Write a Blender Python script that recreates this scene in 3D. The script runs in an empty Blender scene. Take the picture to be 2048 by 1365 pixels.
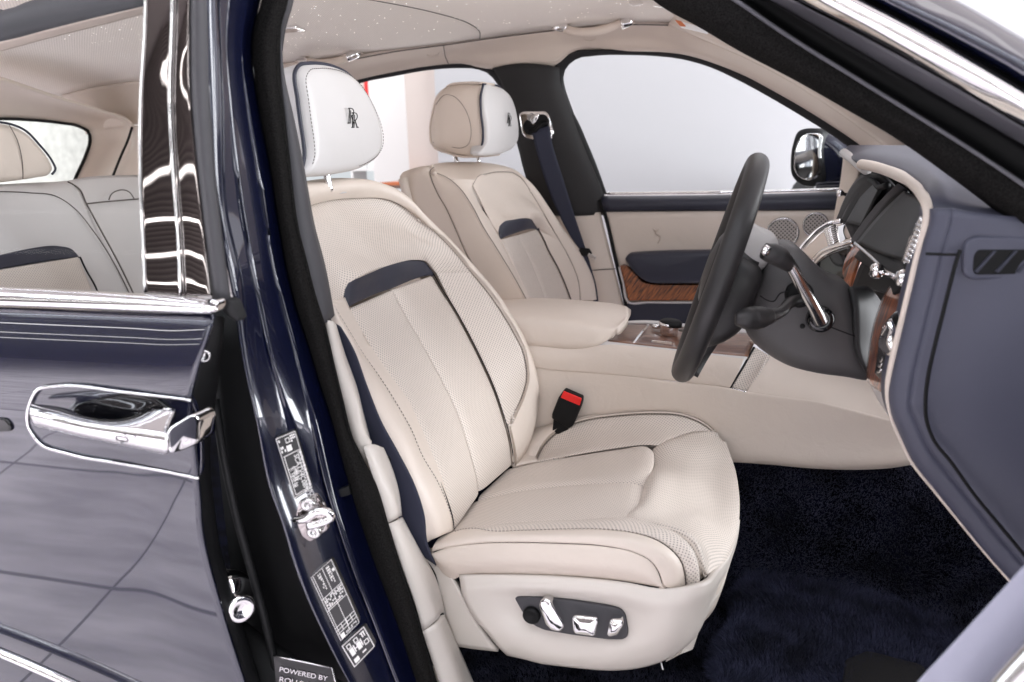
import bpy, bmesh, math, random
import numpy as np
from mathutils import Vector
random.seed(7); np.random.seed(7)

# ------------------------------------------------------------------ camera, world, lamps, exposure
SC = bpy.context.scene
CAM = np.array((0.0, -1.75, 1.40)); F = 1503.0
YAW, PITCH, ROLL = map(math.radians, (15.5, 13.5, 1.5))
FW = np.array((-math.sin(YAW)*math.cos(PITCH), math.cos(YAW)*math.cos(PITCH), -math.sin(PITCH)))
RT = np.array((math.cos(YAW), math.sin(YAW), 0.0)); UP = np.cross(RT, FW)
RT, UP = RT*math.cos(ROLL)-UP*math.sin(ROLL), RT*math.sin(ROLL)+UP*math.cos(ROLL)
cd = bpy.data.cameras.new('camera'); cam = bpy.data.objects.new('camera', cd); SC.collection.objects.link(cam)
from mathutils import Matrix
cam.matrix_world = Matrix(((RT[0],UP[0],-FW[0],CAM[0]),(RT[1],UP[1],-FW[1],CAM[1]),(RT[2],UP[2],-FW[2],CAM[2]),(0,0,0,1)))
cd.sensor_width = 36; cd.lens = F/2048*36; cd.clip_start = .02; cd.clip_end = 200
cd.dof.use_dof = True; cd.dof.focus_distance = 1.45; cd.dof.aperture_fstop = 4.0
SC.camera = cam
w = bpy.data.worlds.new('World'); SC.world = w; w.use_nodes = True
bgn = w.node_tree.nodes['Background']; bgn.inputs[0].default_value = (.93,.96,1,1); bgn.inputs[1].default_value = .65
def lamp(name, loc, target, sx, sy, power, col=(1,.985,.97)):
    l = bpy.data.lights.new(name, 'AREA'); l.shape = 'RECTANGLE'; l.size = sx; l.size_y = sy; l.energy = power; l.color = col
    o = bpy.data.objects.new(name, l); SC.collection.objects.link(o); o.location = loc
    d = Vector(target)-Vector(loc); o.rotation_euler = d.to_track_quat('-Z','Y').to_euler(); return o
# long ceiling light strips of the showroom on the camera's side, and the daylight at the shop front
for i,(yy,zz,pw) in enumerate(((-1.6,3.9,75),(-2.6,3.9,75),(-3.8,3.9,70),(-5.2,3.9,70))):
    for xx in (-3.6,0.6,4.8):
        lamp('ceiling_strip_lamp',(xx,yy,zz),(xx,yy,0),3.4,.16,pw*(.31 if i == 0 else .25),(.84,.91,1))
lamp('shop_front_lamp',(2.0,-5.2,1.2),(-.3,0,1.2),3.2,2.2,46,(.93,.96,1))
lamp('shop_front_lamp',(-6.0,-1.6,2.2),(-.8,-.3,1.1),3.0,2.4,95,(.9,.95,1))
lamp('windscreen_side_lamp',(4.6,.6,1.5),(0,0,1.45),3.6,2.8,390,(.95,.97,1))
# light strips added behind the camera to reflect as white bands
for zz_,pw in ((1.72,60),(2.15,60),(2.75,80),(3.3,60)):
    lamp('reflection_strip_lamp',(-5,-7.9,zz_),(-5,0,zz_),20.0,.06,pw*.4)
for xx in (-3.6,-.6):      # unseen lamps added to brighten the floor that the door reflects
    l_ = lamp('floor_fill_lamp',(xx,-3.7,3.85),(xx,-3.7,0),2.6,2.2,105,(.95,.98,1)); l_.data.spread = math.radians(75)
lamp('rear_daylight_lamp',(-3.6,2.2,2.6),(-6,2.4,1.4),2.5,2.0,110,(.95,.98,1))
lamp('far_side_lamp',(-.6,2.3,3.4),(-.3,.6,1.0),4.0,.5,16,(1,.98,.96))
lamp('headliner_fill_lamp',(-.5,2.7,.45),(-.5,0,1.75),4.5,.5,24,(1,.98,.96))  # added low lamp, stands in for floor bounce onto the headliner
lamp('wall_fill_lamp',(-.9,1.5,3.85),(-.4,3.2,.9),7.0,.6,14,(1,.985,.98))  # fill lamp added to light the far wall evenly
lamp('column_fill_lamp',(-3.2,3.0,3.6),(-2.6,4.6,1.2),2.0,1.0,40,(.97,.98,1))  # fill lamp added to brighten the columns beyond the rear window
vs = SC.view_settings; vs.view_transform = 'Standard'; vs.look = 'None'; vs.exposure = 0.31; vs.gamma = 1; vs.use_curve_mapping = False
SC.render.engine = 'CYCLES'
SC.cycles.max_bounces = 10; SC.cycles.diffuse_bounces = 6; SC.cycles.glossy_bounces = 5; SC.cycles.transparent_max_bounces = 12

# ------------------------------------------------------------------ pixel -> place, on a plane the thing is known to stand in
YS = 1.0      # lateral squeeze used while the console is laid out
def P(px, py, v, ax='y'):
    if ax == 'y' and v < 0: v = v*YS
    d = FW + RT*(px-1024)/F - UP*(py-682.5)/F
    i = 'xyz'.index(ax)
    return CAM + d*((v-CAM[i])/d[i])
def W(x, y, z): return np.array((x, y, z), float)
def V(p):
    if isinstance(p, np.ndarray): return p
    return P(*p)
def pts(c): return np.array([V(p) for p in c])
def yy(c, v): return [(p[0], p[1], v) for p in c]

# ------------------------------------------------------------------ splines and meshes
def crom(A, ts, closed=False):
    """chord-length cubic through the rows of A (n,k,3) sampled at fractions ts"""
    A = np.asarray(A, float); flat = A.ndim == 2
    if flat: A = A[:,None,:]
    if closed: A = np.concatenate([A, A[:1]])
    n = len(A)
    d = np.sqrt(((A[1:]-A[:-1])**2).sum(-1)).mean(1); d = np.maximum(d, 1e-6)
    k = np.concatenate([[0], np.cumsum(d)]); L = k[-1]
    sl = (A[1:]-A[:-1])/d[:,None,None]
    m = np.zeros_like(A)
    if n == 2: m[:] = sl[0]
    else:
        w0 = d[1:]/(d[1:]+d[:-1])
        m[1:-1] = sl[:-1]*w0[:,None,None]+sl[1:]*(1-w0)[:,None,None]
        if closed:
            q = d[0]/(d[0]+d[-1]); m[0] = m[-1] = sl[-1]*q+sl[0]*(1-q)
        else: m[0] = 1.5*sl[0]-.5*m[1]; m[-1] = 1.5*sl[-1]-.5*m[-2]
    x = np.asarray(ts)*L; i = np.clip(np.searchsorted(k, x, 'right')-1, 0, n-2)
    t = ((x-k[i])/d[i])[:,None,None]; h = d[i][:,None,None]
    r = (2*t**3-3*t**2+1)*A[i]+(t**3-2*t**2+t)*h*m[i]+(-2*t**3+3*t**2)*A[i+1]+(t**3-t**2)*h*m[i+1]
    return r[:,0,:] if flat else r
def length(A): return float(np.sqrt(((A[1:]-A[:-1])**2).sum(-1)).sum())
def nrm(v): v = np.asarray(v, float); return v/max(1e-9, np.linalg.norm(v))
COL = SC.collection
def mesh(name, v, f, mat, parent=None, smooth=True, uv=None, label=None, kind=None):
    m = bpy.data.meshes.new(name); m.from_pydata([tuple(p) for p in v], [], f)
    if uv is not None:
        l = m.uv_layers.new(name='UVMap'); vi = np.zeros(len(m.loops), int); m.loops.foreach_get('vertex_index', vi)
        l.data.foreach_set('uv', np.asarray(uv)[vi].astype(np.float32).ravel())
    if smooth: m.polygons.foreach_set('use_smooth', [True]*len(m.polygons))
    m.materials.append(M[mat]); m.update()
    o = bpy.data.objects.new(name, m); COL.objects.link(o)
    if parent is not None: o.parent = parent
    if label: o['label'] = label
    if kind: o['kind'] = kind
    return o
def solid(o, t):
    md = o.modifiers.new('thickness', 'SOLIDIFY'); md.thickness = t; md.offset = -1; md.use_even_offset = False
    return o
def fr(L, n, e):
    t = list(np.linspace(0, 1, n+1))
    if e:
        q = min(e/max(L,1e-4), .45); t = list(np.linspace(q, 1-q, n+1))
        t = [q*k for k in (0,.06,.16,.32,.55,.8)]+t+[1-q*k for k in (.8,.55,.32,.16,.06,0)]
    return np.array(t)
def surf(name, curves, parent, mat, n=(28,14), puff=0, edge=.012, thick=.006, flip=False, sides='lrtb', bulge=0, label=None, kind=None, closed=False, toward=None):
    """skin through several curves; puff sinks the border by that depth over 'edge' metres (a sewn panel), bulge swells the middle"""
    C = [pts(c) for c in curves]
    L = np.mean([length(c) for c in C]); e = edge if puff else 0
    ts = fr(L, n[0], e); G0 = np.array([crom(c, ts) for c in C])          # (m, nt, 3)
    Wd = np.mean([length(G0[:,j]) for j in (0, len(ts)//2, -1)])
    ss = fr(Wd, n[1], e); 
    G = crom(G0, ss, closed)                                               # (ns, nt, 3)
    du = np.gradient(G, axis=0); dv = np.gradient(G, axis=1)
    N = np.cross(du, dv); N /= np.maximum(np.linalg.norm(N, axis=2, keepdims=True), 1e-9)
    ref = CAM if toward is None else np.asarray(toward, float)
    sgn = 1 if (N*(ref-G)).sum(2).mean() > 0 else -1
    if flip: sgn = -sgn
    N = N*sgn
    if puff or bulge:
        S, T = np.meshgrid(ss, ts, indexing='ij')
        h = np.ones_like(S)
        if puff:
            for k, dd in (('l', S*Wd), ('r', (1-S)*Wd), ('t', T*L), ('b', (1-T)*L)):
                if k in sides:
                    q = np.clip(dd/edge, 0, 1); h = h*np.sqrt(np.maximum(0, 1-(1-q)**2))
        G = G + N*((h-1)*puff + bulge*16*S*(1-S)*T*(1-T))[:,:,None]
    ns, nt = G.shape[:2]
    f = []
    for i in range(ns-1):
        for j in range(nt-1):
            a = i*nt+j; q = (a, a+nt, a+nt+1, a+1)
            f.append(q if sgn > 0 else q[::-1])
    a_ = np.concatenate([np.zeros((1,nt)), np.cumsum(np.linalg.norm(np.diff(G,axis=0),axis=2),axis=0)]); a_ -= a_[ns//2]
    b_ = np.concatenate([np.zeros((ns,1)), np.cumsum(np.linalg.norm(np.diff(G,axis=1),axis=2),axis=1)],axis=1); b_ = b_.mean(0,keepdims=True)*np.ones((ns,1))
    uv = np.stack([a_, b_], -1).reshape(-1, 2)
    o = mesh(name, G.reshape(-1,3), f, mat, parent, uv=uv, label=label, kind=kind)
    if thick: solid(o, thick)
    return o
def rpoly(A, r, k=4):
    """fillet the corners of a closed polygon"""
    A = np.asarray(A, float); n = len(A); out = []
    for i in range(n):
        a, b, c = A[i-1], A[i], A[(i+1)%n]
        u, v = a-b, c-b; lu, lv = np.linalg.norm(u), np.linalg.norm(v); q = min(r, lu*.45, lv*.45)
        p0, p2 = b+u/lu*q, b+v/lv*q
        for j in range(k+1):
            t = j/k; out.append((1-t)**2*p0+2*t*(1-t)*b+t*t*p2)
    return np.array(out)
def planar(o, k=1.0):
    A = pts(o); c = A.mean(0); n = np.linalg.svd(A-c)[2][2]; out = []
    for a in A:
        d = a-CAM; t = ((c-CAM)@n)/(d@n); out.append(a*(1-k)+(CAM+d*t)*k)
    return out
def pod(name, outline, parent, mat, back=(0,.02,0), bulge=0, rnd=.003, n=0, rad=.004, bscale=1, label=None, smooth=True, bbulge=0, kind=None):
    """solid from a traced outline: domed front, rounded rim, side running along 'back', closed behind"""
    A = pts(outline); back = np.asarray(back, float)
    A = crom(A, np.linspace(0, 1, n, endpoint=False), True) if n else rpoly(A, rad)
    c = A.mean(0); L = np.linalg.norm(back); bd = back/L
    size = np.sqrt(((A-c)**2).sum(1)).mean(); rnd = min(rnd, L*.49, size*.45)
    rings = []
    Uv = np.linalg.svd(A-c)[2]; e1, e2 = Uv[0], Uv[1]; q1, q2 = np.abs((A-c)@e1).max()*1.15, np.abs((A-c)@e2).max()*1.15
    def dome(R_): return R_ - bd*(bulge*(1-((R_-c)@e1/q1)**2)*(1-((R_-c)@e2/q2)**2))[:,None] if n else R_
    k = 1-rnd/size
    for s in (.12,.3,.5,.68,.82,.92,1):
        rings.append(dome(c+(A-c)*s*k) if n else c+(A-c)*s*k - bd*bulge*(1-s*s))
    for a in (25,50,70,90):
        a = math.radians(a); rings.append(dome(c+(A-c)*(k+(1-k)*math.sin(a))) + bd*rnd*(1-math.cos(a)))
    for t in (.33,.66):
        rings.append(c+(A-c)*(1+(bscale-1)*t)+bd*(rnd+(L-2*rnd)*t))
    for a in (90,65,40,0):
        a = math.radians(a); rings.append(c+(A-c)*bscale*(k+(1-k)*math.sin(a)) + bd*(L-rnd*(1-math.cos(a))))
    for s in (.7,.35,.12): rings.append(c+(A-c)*bscale*k*s+bd*(L+bbulge*(1-s*s)))
    m = len(A); v = np.concatenate(rings); f = []
    for i in range(len(rings)-1):
        for j in range(m):
            a, b = i*m+j, i*m+(j+1)%m; f.append((a, b, b+m, a+m))
    f.append(tuple(range(m))[::-1]); f.append(tuple((len(rings)-1)*m+j for j in range(m)))
    # outward orientation
    nf = np.cross(rings[6][m//3]-c, rings[6][0]-c) if False else None
    o = mesh(name, v, f, mat, parent, label=label, smooth=smooth, uv=np.stack([(v-c)@nrm(A[0]-c), (v-c)@nrm(np.cross(bd, A[0]-c))], -1), kind=kind)
    bm = bmesh.new(); bm.from_mesh(o.data); bmesh.ops.recalc_face_normals(bm, faces=bm.faces); bm.to_mesh(o.data); bm.free()
    return o
def tube(name, c, r, parent, mat, n=40, seg=10, closed=False, label=None, flat=None, kind=None, raw=False):
    A = pts(c); A = A if raw else crom(A, np.linspace(0, 1, n, endpoint=not closed), closed)
    n = len(A)
    R = np.interp(np.linspace(0,1,n), np.linspace(0,1,len(r)), r) if hasattr(r, '__len__') else np.full(n, r)
    T = (np.roll(A,-1,0)-np.roll(A,1,0)) if closed else np.gradient(A, axis=0)
    u = nrm(np.cross(T[0], (0.31,.2,.93))); v = []
    for i in range(n):
        t = nrm(T[i]); u = nrm(u-t*(u@t)); b = np.cross(t, u)
        for k in range(seg):
            a = 2*math.pi*k/seg; v.append(A[i]+R[i]*(u*math.cos(a)+b*math.sin(a)))
    f = []
    for i in range(n if closed else n-1):
        for k in range(seg):
            a, b2 = i*seg+k, i*seg+(k+1)%seg; q = (i+1)%n*seg
            f.append((a, b2, q+(k+1)%seg, q+k))
    if not closed: f.append(tuple(range(seg))[::-1]); f.append(tuple((n-1)*seg+k for k in range(seg)))
    return mesh(name, v, f, mat, parent, label=label, kind=kind)
def stitch(name, c, parent, mat='thread', step=.0065, r=.0007, off=.0012):
    """a sewn seam: many short thread stitches along a curve, joined (too small to pick apart)"""
    A = pts(c); L = length(A); n = max(4, int(L/step)); B = crom(A, np.linspace(0,1,2*n+1))
    B = B + np.array([nrm(CAM-b) for b in B])*off
    v = []; f = []
    for i in range(n):
        a, b = B[2*i], B[2*i]+(B[2*i+1]-B[2*i])*1.25; t = nrm(b-a); u = nrm(np.cross(t, CAM-a)); w2 = np.cross(t, u)
        k = len(v)
        for q in (a, b):
            for s1, s2 in ((1,0),(0,1),(-1,0),(0,-1)): v.append(q+u*r*s1+w2*r*s2)
        for s in range(4): f.append((k+s, k+(s+1)%4, k+4+(s+1)%4, k+4+s))
        f.append((k+3,k+2,k+1,k)); f.append((k+4,k+5,k+6,k+7))
    return mesh(name, v, f, mat, parent, smooth=False, kind='stuff')
def lathe(name, c, axis, prof, parent, mat, n=36, label=None):
    """turned piece: prof = (radius, distance along axis) pairs"""
    c = np.asarray(c, float); ax = nrm(axis); u = nrm(np.cross(ax, (.2,.1,.97))); b = np.cross(ax, u); v = []; f = []
    for r, h in prof:
        for k in range(n):
            a = 2*math.pi*k/n; v.append(c+ax*h+max(r,1e-5)*(u*math.cos(a)+b*math.sin(a)))
    for i in range(len(prof)-1):
        for k in range(n):
            f.append((i*n+k, i*n+(k+1)%n, (i+1)*n+(k+1)%n, (i+1)*n+k))
    f.append(tuple(range(n))[::-1]); f.append(tuple((len(prof)-1)*n+k for k in range(n)))
    o = mesh(name, v, f, mat, parent, label=label)
    bm = bmesh.new(); bm.from_mesh(o.data); bmesh.ops.recalc_face_normals(bm, faces=bm.faces); bm.to_mesh(o.data); bm.free()
    return o
def box(name, lo, hi, parent, mat, bev=.004, label=None, kind=None):
    lo, hi = np.asarray(lo,float), np.asarray(hi,float)
    v = [W(*( (lo,hi)[i>>k&1][k] for k in range(3))) for i in range(8)]
    o = mesh(name, v, [(0,2,3,1),(4,5,7,6),(0,1,5,4),(2,6,7,3),(0,4,6,2),(1,3,7,5)], mat, parent, smooth=False, label=label, kind=kind)
    if bev: m = o.modifiers.new('b','BEVEL'); m.width = bev; m.segments = 2
    return o
def text(name, s, o3, xd, yd, size, parent, mat, align='LEFT', ext=.0002):
    c = bpy.data.curves.new(name, 'FONT'); c.body = s; c.size = 1; c.align_x = align; c.extrude = 0
    t = bpy.data.objects.new('tmp_'+name, c); COL.objects.link(t); bpy.context.view_layer.update()
    m = bpy.data.meshes.new_from_object(t); bpy.data.objects.remove(t)
    xd, yd = nrm(xd), np.asarray(yd,float); yd = nrm(yd-xd*(yd@xd)); zd = np.cross(xd, yd)
    for q in m.vertices: q.co = Vector(np.asarray(o3,float)+size*(xd*q.co[0]+yd*q.co[1])+zd*ext)
    m.name = name; m.materials.clear(); m.materials.append(M[mat])
    ob = bpy.data.objects.new(name, m); COL.objects.link(ob); ob.parent = parent; return ob
def node_obj(name, parent=None):
    o = bpy.data.objects.new(name, None); o.empty_display_size = .1; COL.objects.link(o)
    if parent is not None: o.parent = parent
    return o

# ------------------------------------------------------------------ materials
M = {}
def mat(name, col, rough=.5, metal=0, spec=.5, coat=0, coat_r=.03, sheen=0, ior=1.5, noise=0, nscale=60, bump=0, bscale=400, bdist=.001, rvar=0):
    m = bpy.data.materials.new(name); m.use_nodes = True; nt = m.node_tree; b = nt.nodes['Principled BSDF']
    b.inputs['Base Color'].default_value = (*col,1); b.inputs['Roughness'].default_value = rough; b.inputs['Metallic'].default_value = metal
    b.inputs['Specular IOR Level'].default_value = spec; b.inputs['Coat Weight'].default_value = coat; b.inputs['Coat Roughness'].default_value = coat_r
    b.inputs['Sheen Weight'].default_value = sheen; b.inputs['IOR'].default_value = ior
    tc = nt.nodes.new('ShaderNodeTexCoord')
    if noise:
        t = nt.nodes.new('ShaderNodeTexNoise'); t.inputs['Scale'].default_value = nscale; t.inputs['Detail'].default_value = 6
        nt.links.new(tc.outputs['Object'], t.inputs['Vector'])
        x = nt.nodes.new('ShaderNodeMixRGB'); x.inputs[1].default_value = (*[c*(1-noise) for c in col],1); x.inputs[2].default_value = (*[min(1,c*(1+noise)) for c in col],1)
        if noise >= .5:
            st_ = nt.nodes.new('ShaderNodeMapRange'); st_.inputs[1].default_value = .38; st_.inputs[2].default_value = .62
            nt.links.new(t.outputs['Fac'], st_.inputs[0]); nt.links.new(st_.outputs[0], x.inputs[0])
        else: nt.links.new(t.outputs['Fac'], x.inputs[0])
        nt.links.new(x.outputs[0], b.inputs['Base Color'])
        if rvar:
            mr = nt.nodes.new('ShaderNodeMapRange'); mr.inputs[3].default_value = rough-rvar; mr.inputs[4].default_value = rough+rvar
            nt.links.new(t.outputs['Fac'], mr.inputs[0]); nt.links.new(mr.outputs[0], b.inputs['Roughness'])
    if bump:
        t = nt.nodes.new('ShaderNodeTexNoise'); t.inputs['Scale'].default_value = bscale; t.inputs['Detail'].default_value = 4
        nt.links.new(tc.outputs['Object'], t.inputs['Vector'])
        q = nt.nodes.new('ShaderNodeBump'); q.inputs['Strength'].default_value = bump; q.inputs['Distance'].default_value = bdist
        nt.links.new(t.outputs['Fac'], q.inputs['Height']); nt.links.new(q.outputs[0], b.inputs['Normal'])
    M[name] = m; return m
def folds(name, sc=22, dist=.004, strength=.35):
    # soft creases of stretched hide: a second, broad bump under the fine grain
    nt = M[name].node_tree; b = nt.nodes['Principled BSDF']; tc = nt.nodes.new('ShaderNodeTexCoord')
    t = nt.nodes.new('ShaderNodeTexNoise'); t.inputs['Scale'].default_value = sc; t.inputs['Detail'].default_value = 3; t.inputs['Distortion'].default_value = .8
    q = nt.nodes.new('ShaderNodeBump'); q.inputs['Strength'].default_value = strength; q.inputs['Distance'].default_value = dist
    nt.links.new(tc.outputs['Object'], t.inputs['Vector']); nt.links.new(t.outputs['Fac'], q.inputs['Height'])
    fine = [n for n in nt.nodes if n.type == 'BUMP' and n != q]
    if fine: nt.links.new(q.outputs[0], fine[0].inputs['Normal'])
    else: nt.links.new(q.outputs[0], b.inputs['Normal'])
CREAM = (.64,.558,.488)
mat('cream', CREAM, .46, noise=.05, nscale=9, bump=.35, bscale=260, bdist=.0007, rvar=.06)
mat('cream_soft', (.605,.515,.442), .6, noise=.03, nscale=14, bump=.25, bscale=500, bdist=.0005)
mat('cream_plastic', (.60,.55,.50), .42, noise=.02, nscale=20, bump=.12, bscale=900, bdist=.0004)
mat('cream_cool_lit', (.545,.525,.515), .42, noise=.02, nscale=9, bump=.2, bscale=700, bdist=.0005)  # cream with the cool light on the headrests put into its colour
mat('thread', (.10,.085,.075), .8)
mat('navy', (.017,.0185,.034), .5, noise=.15, nscale=14, bump=.3, bscale=800, bdist=.0005)
mat('navy_dash', (.056,.058,.086), .5, noise=.06, nscale=10, bump=.35, bscale=900, bdist=.0005)
mat('belt', (.015,.0175,.038), .7, bump=.5, bscale=1500, bdist=.0006)
mat('black', (.003,.003,.0035), .6, spec=.25)
mat('black_gloss', (.004,.004,.005), .06)
mat('rubber', (.012,.012,.013), .6, spec=.35, noise=.2, nscale=80)
mat('grey_trim', (.052,.050,.055), .6, spec=.35, noise=.06, nscale=60, bump=.3, bscale=900, bdist=.0005)
mat('dark_trim', (.024,.0225,.023), .68, spec=.3, noise=.08, nscale=60, bump=.3, bscale=900, bdist=.0005)
mat('wheel', (.019,.0175,.018), .45, spec=.4, noise=.08, nscale=40, bump=.3, bscale=1100, bdist=.0004)
mat('column', (.062,.059,.060), .5, spec=.4, noise=.05, nscale=40, bump=.3, bscale=900, bdist=.0004)
mat('column_grey', (.40,.385,.375), .5, noise=.05, nscale=40, bump=.2, bscale=900, bdist=.0004)
mat('fuzzy', (.014,.0132,.0128), 1, spec=.05, noise=.5, nscale=500, bump=1, bscale=1800, bdist=.002)
mat('chrome', (.86,.85,.85), .035, 1)
mat('satin', (.62,.61,.61), .22, 1)
mat('mirror_black', (.30,.275,.27), .02, 1)
mat('red', (.75,.012,.010), .4)
mat('white', (.78,.78,.78), .5)
mat('print', (.72,.70,.68), .5)
mat('label', (.006,.006,.007), .35)
mat('screen', (.010,.0095,.010), .5, spec=.25)
mat('wall', (.49,.485,.50), .8)
mat('lit_door_leather', (.30,.30,.375), .5, noise=.05, nscale=12, bump=.3, bscale=300, bdist=.0006)  # lightened leather: strong light on the open door put into the colour
mat('rubber_light', (.085,.083,.095), .5, noise=.1, nscale=40)
mat('seam', (.20,.165,.14), .8)
mat('pale_thread', (.30,.26,.23), .8)
mat('column_beige', (.62,.54,.50), .8)
mat('column_white', (.80,.77,.76), .8)
mat('green', (.05,.08,.035), .6)
mat('orange', (.55,.16,.06), .6)
mat('brown', (.16,.10,.08), .6)
mat('stone', (.62,.60,.56), .9, noise=.35, nscale=14)
def slats(name, c1, c2, per):
    mat(name, c1, .6); nt = M[name].node_tree; b = nt.nodes['Principled BSDF']; tc = nt.nodes.new('ShaderNodeTexCoord')
    wv = nt.nodes.new('ShaderNodeTexWave'); wv.bands_direction = 'Z'; wv.wave_profile = 'SAW'; wv.inputs['Scale'].default_value = .314/per; wv.inputs['Distortion'].default_value = .15
    mx = nt.nodes.new('ShaderNodeMixRGB'); mx.inputs[1].default_value = (*c1,1); mx.inputs[2].default_value = (*c2,1)
    nt.links.new(tc.outputs['Object'], wv.inputs[0]); nt.links.new(wv.outputs['Fac'], mx.inputs[0]); nt.links.new(mx.outputs[0], b.inputs['Base Color'])
mat('ceiling', (.40,.37,.365), .7)
slats('slats', (.06,.05,.048), (.34,.30,.285), .085)
mat('carpet', (.003,.0036,.010), 1, spec=.05, noise=.6, nscale=16, bump=1, bscale=900, bdist=.004)
mat('fibre', (.019,.020,.034), .9, spec=.2, noise=.6, nscale=12)  # colour patches paint in how light falls on combed carpet pile
mat('mat_fibre', (.021,.023,.044), .9, spec=.2, noise=.6, nscale=12)  # same pile shading painted into the mat colour
# car paint: deep navy under clear lacquer
mat('paint', (.0030,.0046,.022), .25, .2, ior=1.5, coat=1, coat_r=.012)
M['paint'].node_tree.nodes['Principled BSDF'].inputs['Coat IOR'].default_value = 1.6
def perforated(name, col, pitch=.0058, dark=.30, hole=.27, rough=.5):
    mat(name, col, rough); nt = M[name].node_tree; b = nt.nodes['Principled BSDF']
    uvn = nt.nodes.new('ShaderNodeUVMap'); mp = nt.nodes.new('ShaderNodeMapping')
    mp.inputs['Rotation'].default_value[2] = math.radians(45); mp.inputs['Scale'].default_value = (1/pitch,1/pitch,1)
    fr_ = nt.nodes.new('ShaderNodeVectorMath'); fr_.operation = 'FRACTION'
    sb = nt.nodes.new('ShaderNodeVectorMath'); sb.operation = 'SUBTRACT'; sb.inputs[1].default_value = (.5,.5,0)
    ln = nt.nodes.new('ShaderNodeVectorMath'); ln.operation = 'LENGTH'
    mr = nt.nodes.new('ShaderNodeMapRange'); mr.inputs[1].default_value = hole-.06; mr.inputs[2].default_value = hole+.06
    mx = nt.nodes.new('ShaderNodeMixRGB'); mx.inputs[1].default_value = (*[c*dark for c in col],1); mx.inputs[2].default_value = (*col,1)
    bp = nt.nodes.new('ShaderNodeBump'); bp.inputs['Strength'].default_value = .6; bp.inputs['Distance'].default_value = .0008
    nt.links.new(uvn.outputs[0], mp.inputs[0]); nt.links.new(mp.outputs[0], fr_.inputs[0]); nt.links.new(fr_.outputs[0], sb.inputs[0])
    nt.links.new(sb.outputs[0], ln.inputs[0]); nt.links.new(ln.outputs['Value'], mr.inputs[0]); nt.links.new(mr.outputs[0], mx.inputs[0])
    nt.links.new(mx.outputs[0], b.inputs['Base Color']); nt.links.new(mr.outputs[0], bp.inputs['Height']); nt.links.new(bp.outputs[0], b.inputs['Normal'])
perforated('perf', (.645,.572,.51), dark=.50, pitch=.0050, hole=.25)
folds('cream'); folds('cream_cool_lit', 14, .004, .25); folds('perf', 26, .003, .3); folds('navy', 30, .003, .3)
perforated('headliner', (.80,.735,.675), pitch=.0062, dark=.78, rough=.85)
perforated('speaker', (.46,.42,.39), pitch=.0085, dark=.06, hole=.30, rough=.3)
def wood(name, c1, c2, sc=(6,6,60), rot=(0,0,0)):
    mat(name, c1, .35, coat=1, coat_r=.03); nt = M[name].node_tree; b = nt.nodes['Principled BSDF']
    tc = nt.nodes.new('ShaderNodeTexCoord'); mp = nt.nodes.new('ShaderNodeMapping'); mp.vector_type = 'TEXTURE'; mp.inputs['Scale'].default_value = [1/k for k in sc]; mp.inputs['Rotation'].default_value = rot
    t = nt.nodes.new('ShaderNodeTexNoise'); t.inputs['Scale'].default_value = 3; t.inputs['Detail'].default_value = 8; t.inputs['Distortion'].default_value = .6
    r = nt.nodes.new('ShaderNodeValToRGB'); e = r.color_ramp.elements; e[0].position = .36; e[0].color = (*c2,1); e[1].position = .66; e[1].color = (*c1,1)
    nt.links.new(tc.outputs['Object'], mp.inputs[0]); nt.links.new(mp.outputs[0], t.inputs['Vector']); nt.links.new(t.outputs['Fac'], r.inputs[0]); nt.links.new(r.outputs[0], b.inputs['Base Color'])
wood('wood_door', (.50,.15,.04), (.045,.016,.009), (75,7,7), (0,math.radians(35),0))
wood('wood_console', (.24,.115,.07), (.085,.038,.026), (8,110,110), (0,0,0))
wood('wood_dash', (.48,.135,.04), (.06,.018,.009), (70,40,6), (0,math.radians(14),0))
def glass(name, tint=(.93,.95,.95)):
    m = bpy.data.materials.new(name); m.use_nodes = True; nt = m.node_tree; nt.nodes.clear()
    o = nt.nodes.new('ShaderNodeOutputMaterial'); x = nt.nodes.new('ShaderNodeMixShader'); lw = nt.nodes.new('ShaderNodeLayerWeight'); lw.inputs[0].default_value = .5; f_ = nt.nodes.new('ShaderNodeMath'); f_.operation = 'POWER'; f_.inputs[1].default_value = 5; nt.links.new(lw.outputs['Facing'], f_.inputs[0])
    a = nt.nodes.new('ShaderNodeBsdfTransparent'); a.inputs[0].default_value = (*tint,1); g = nt.nodes.new('ShaderNodeBsdfGlossy'); g.inputs['Roughness'].default_value = .01
    nt.links.new(f_.outputs[0], x.inputs[0]); nt.links.new(a.outputs[0], x.inputs[1]); nt.links.new(g.outputs[0], x.inputs[2]); nt.links.new(x.outputs[0], o.inputs[0]); M[name] = m
glass('glass')
def emit(name, col, s):
    m = bpy.data.materials.new(name); m.use_nodes = True; nt = m.node_tree; b = nt.nodes['Principled BSDF']
    b.inputs['Emission Color'].default_value = (*col,1); b.inputs['Emission Strength'].default_value = s; b.inputs['Base Color'].default_value = (*col,1); M[name] = m
emit('star', (1,.95,.88), 3.0)
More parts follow.
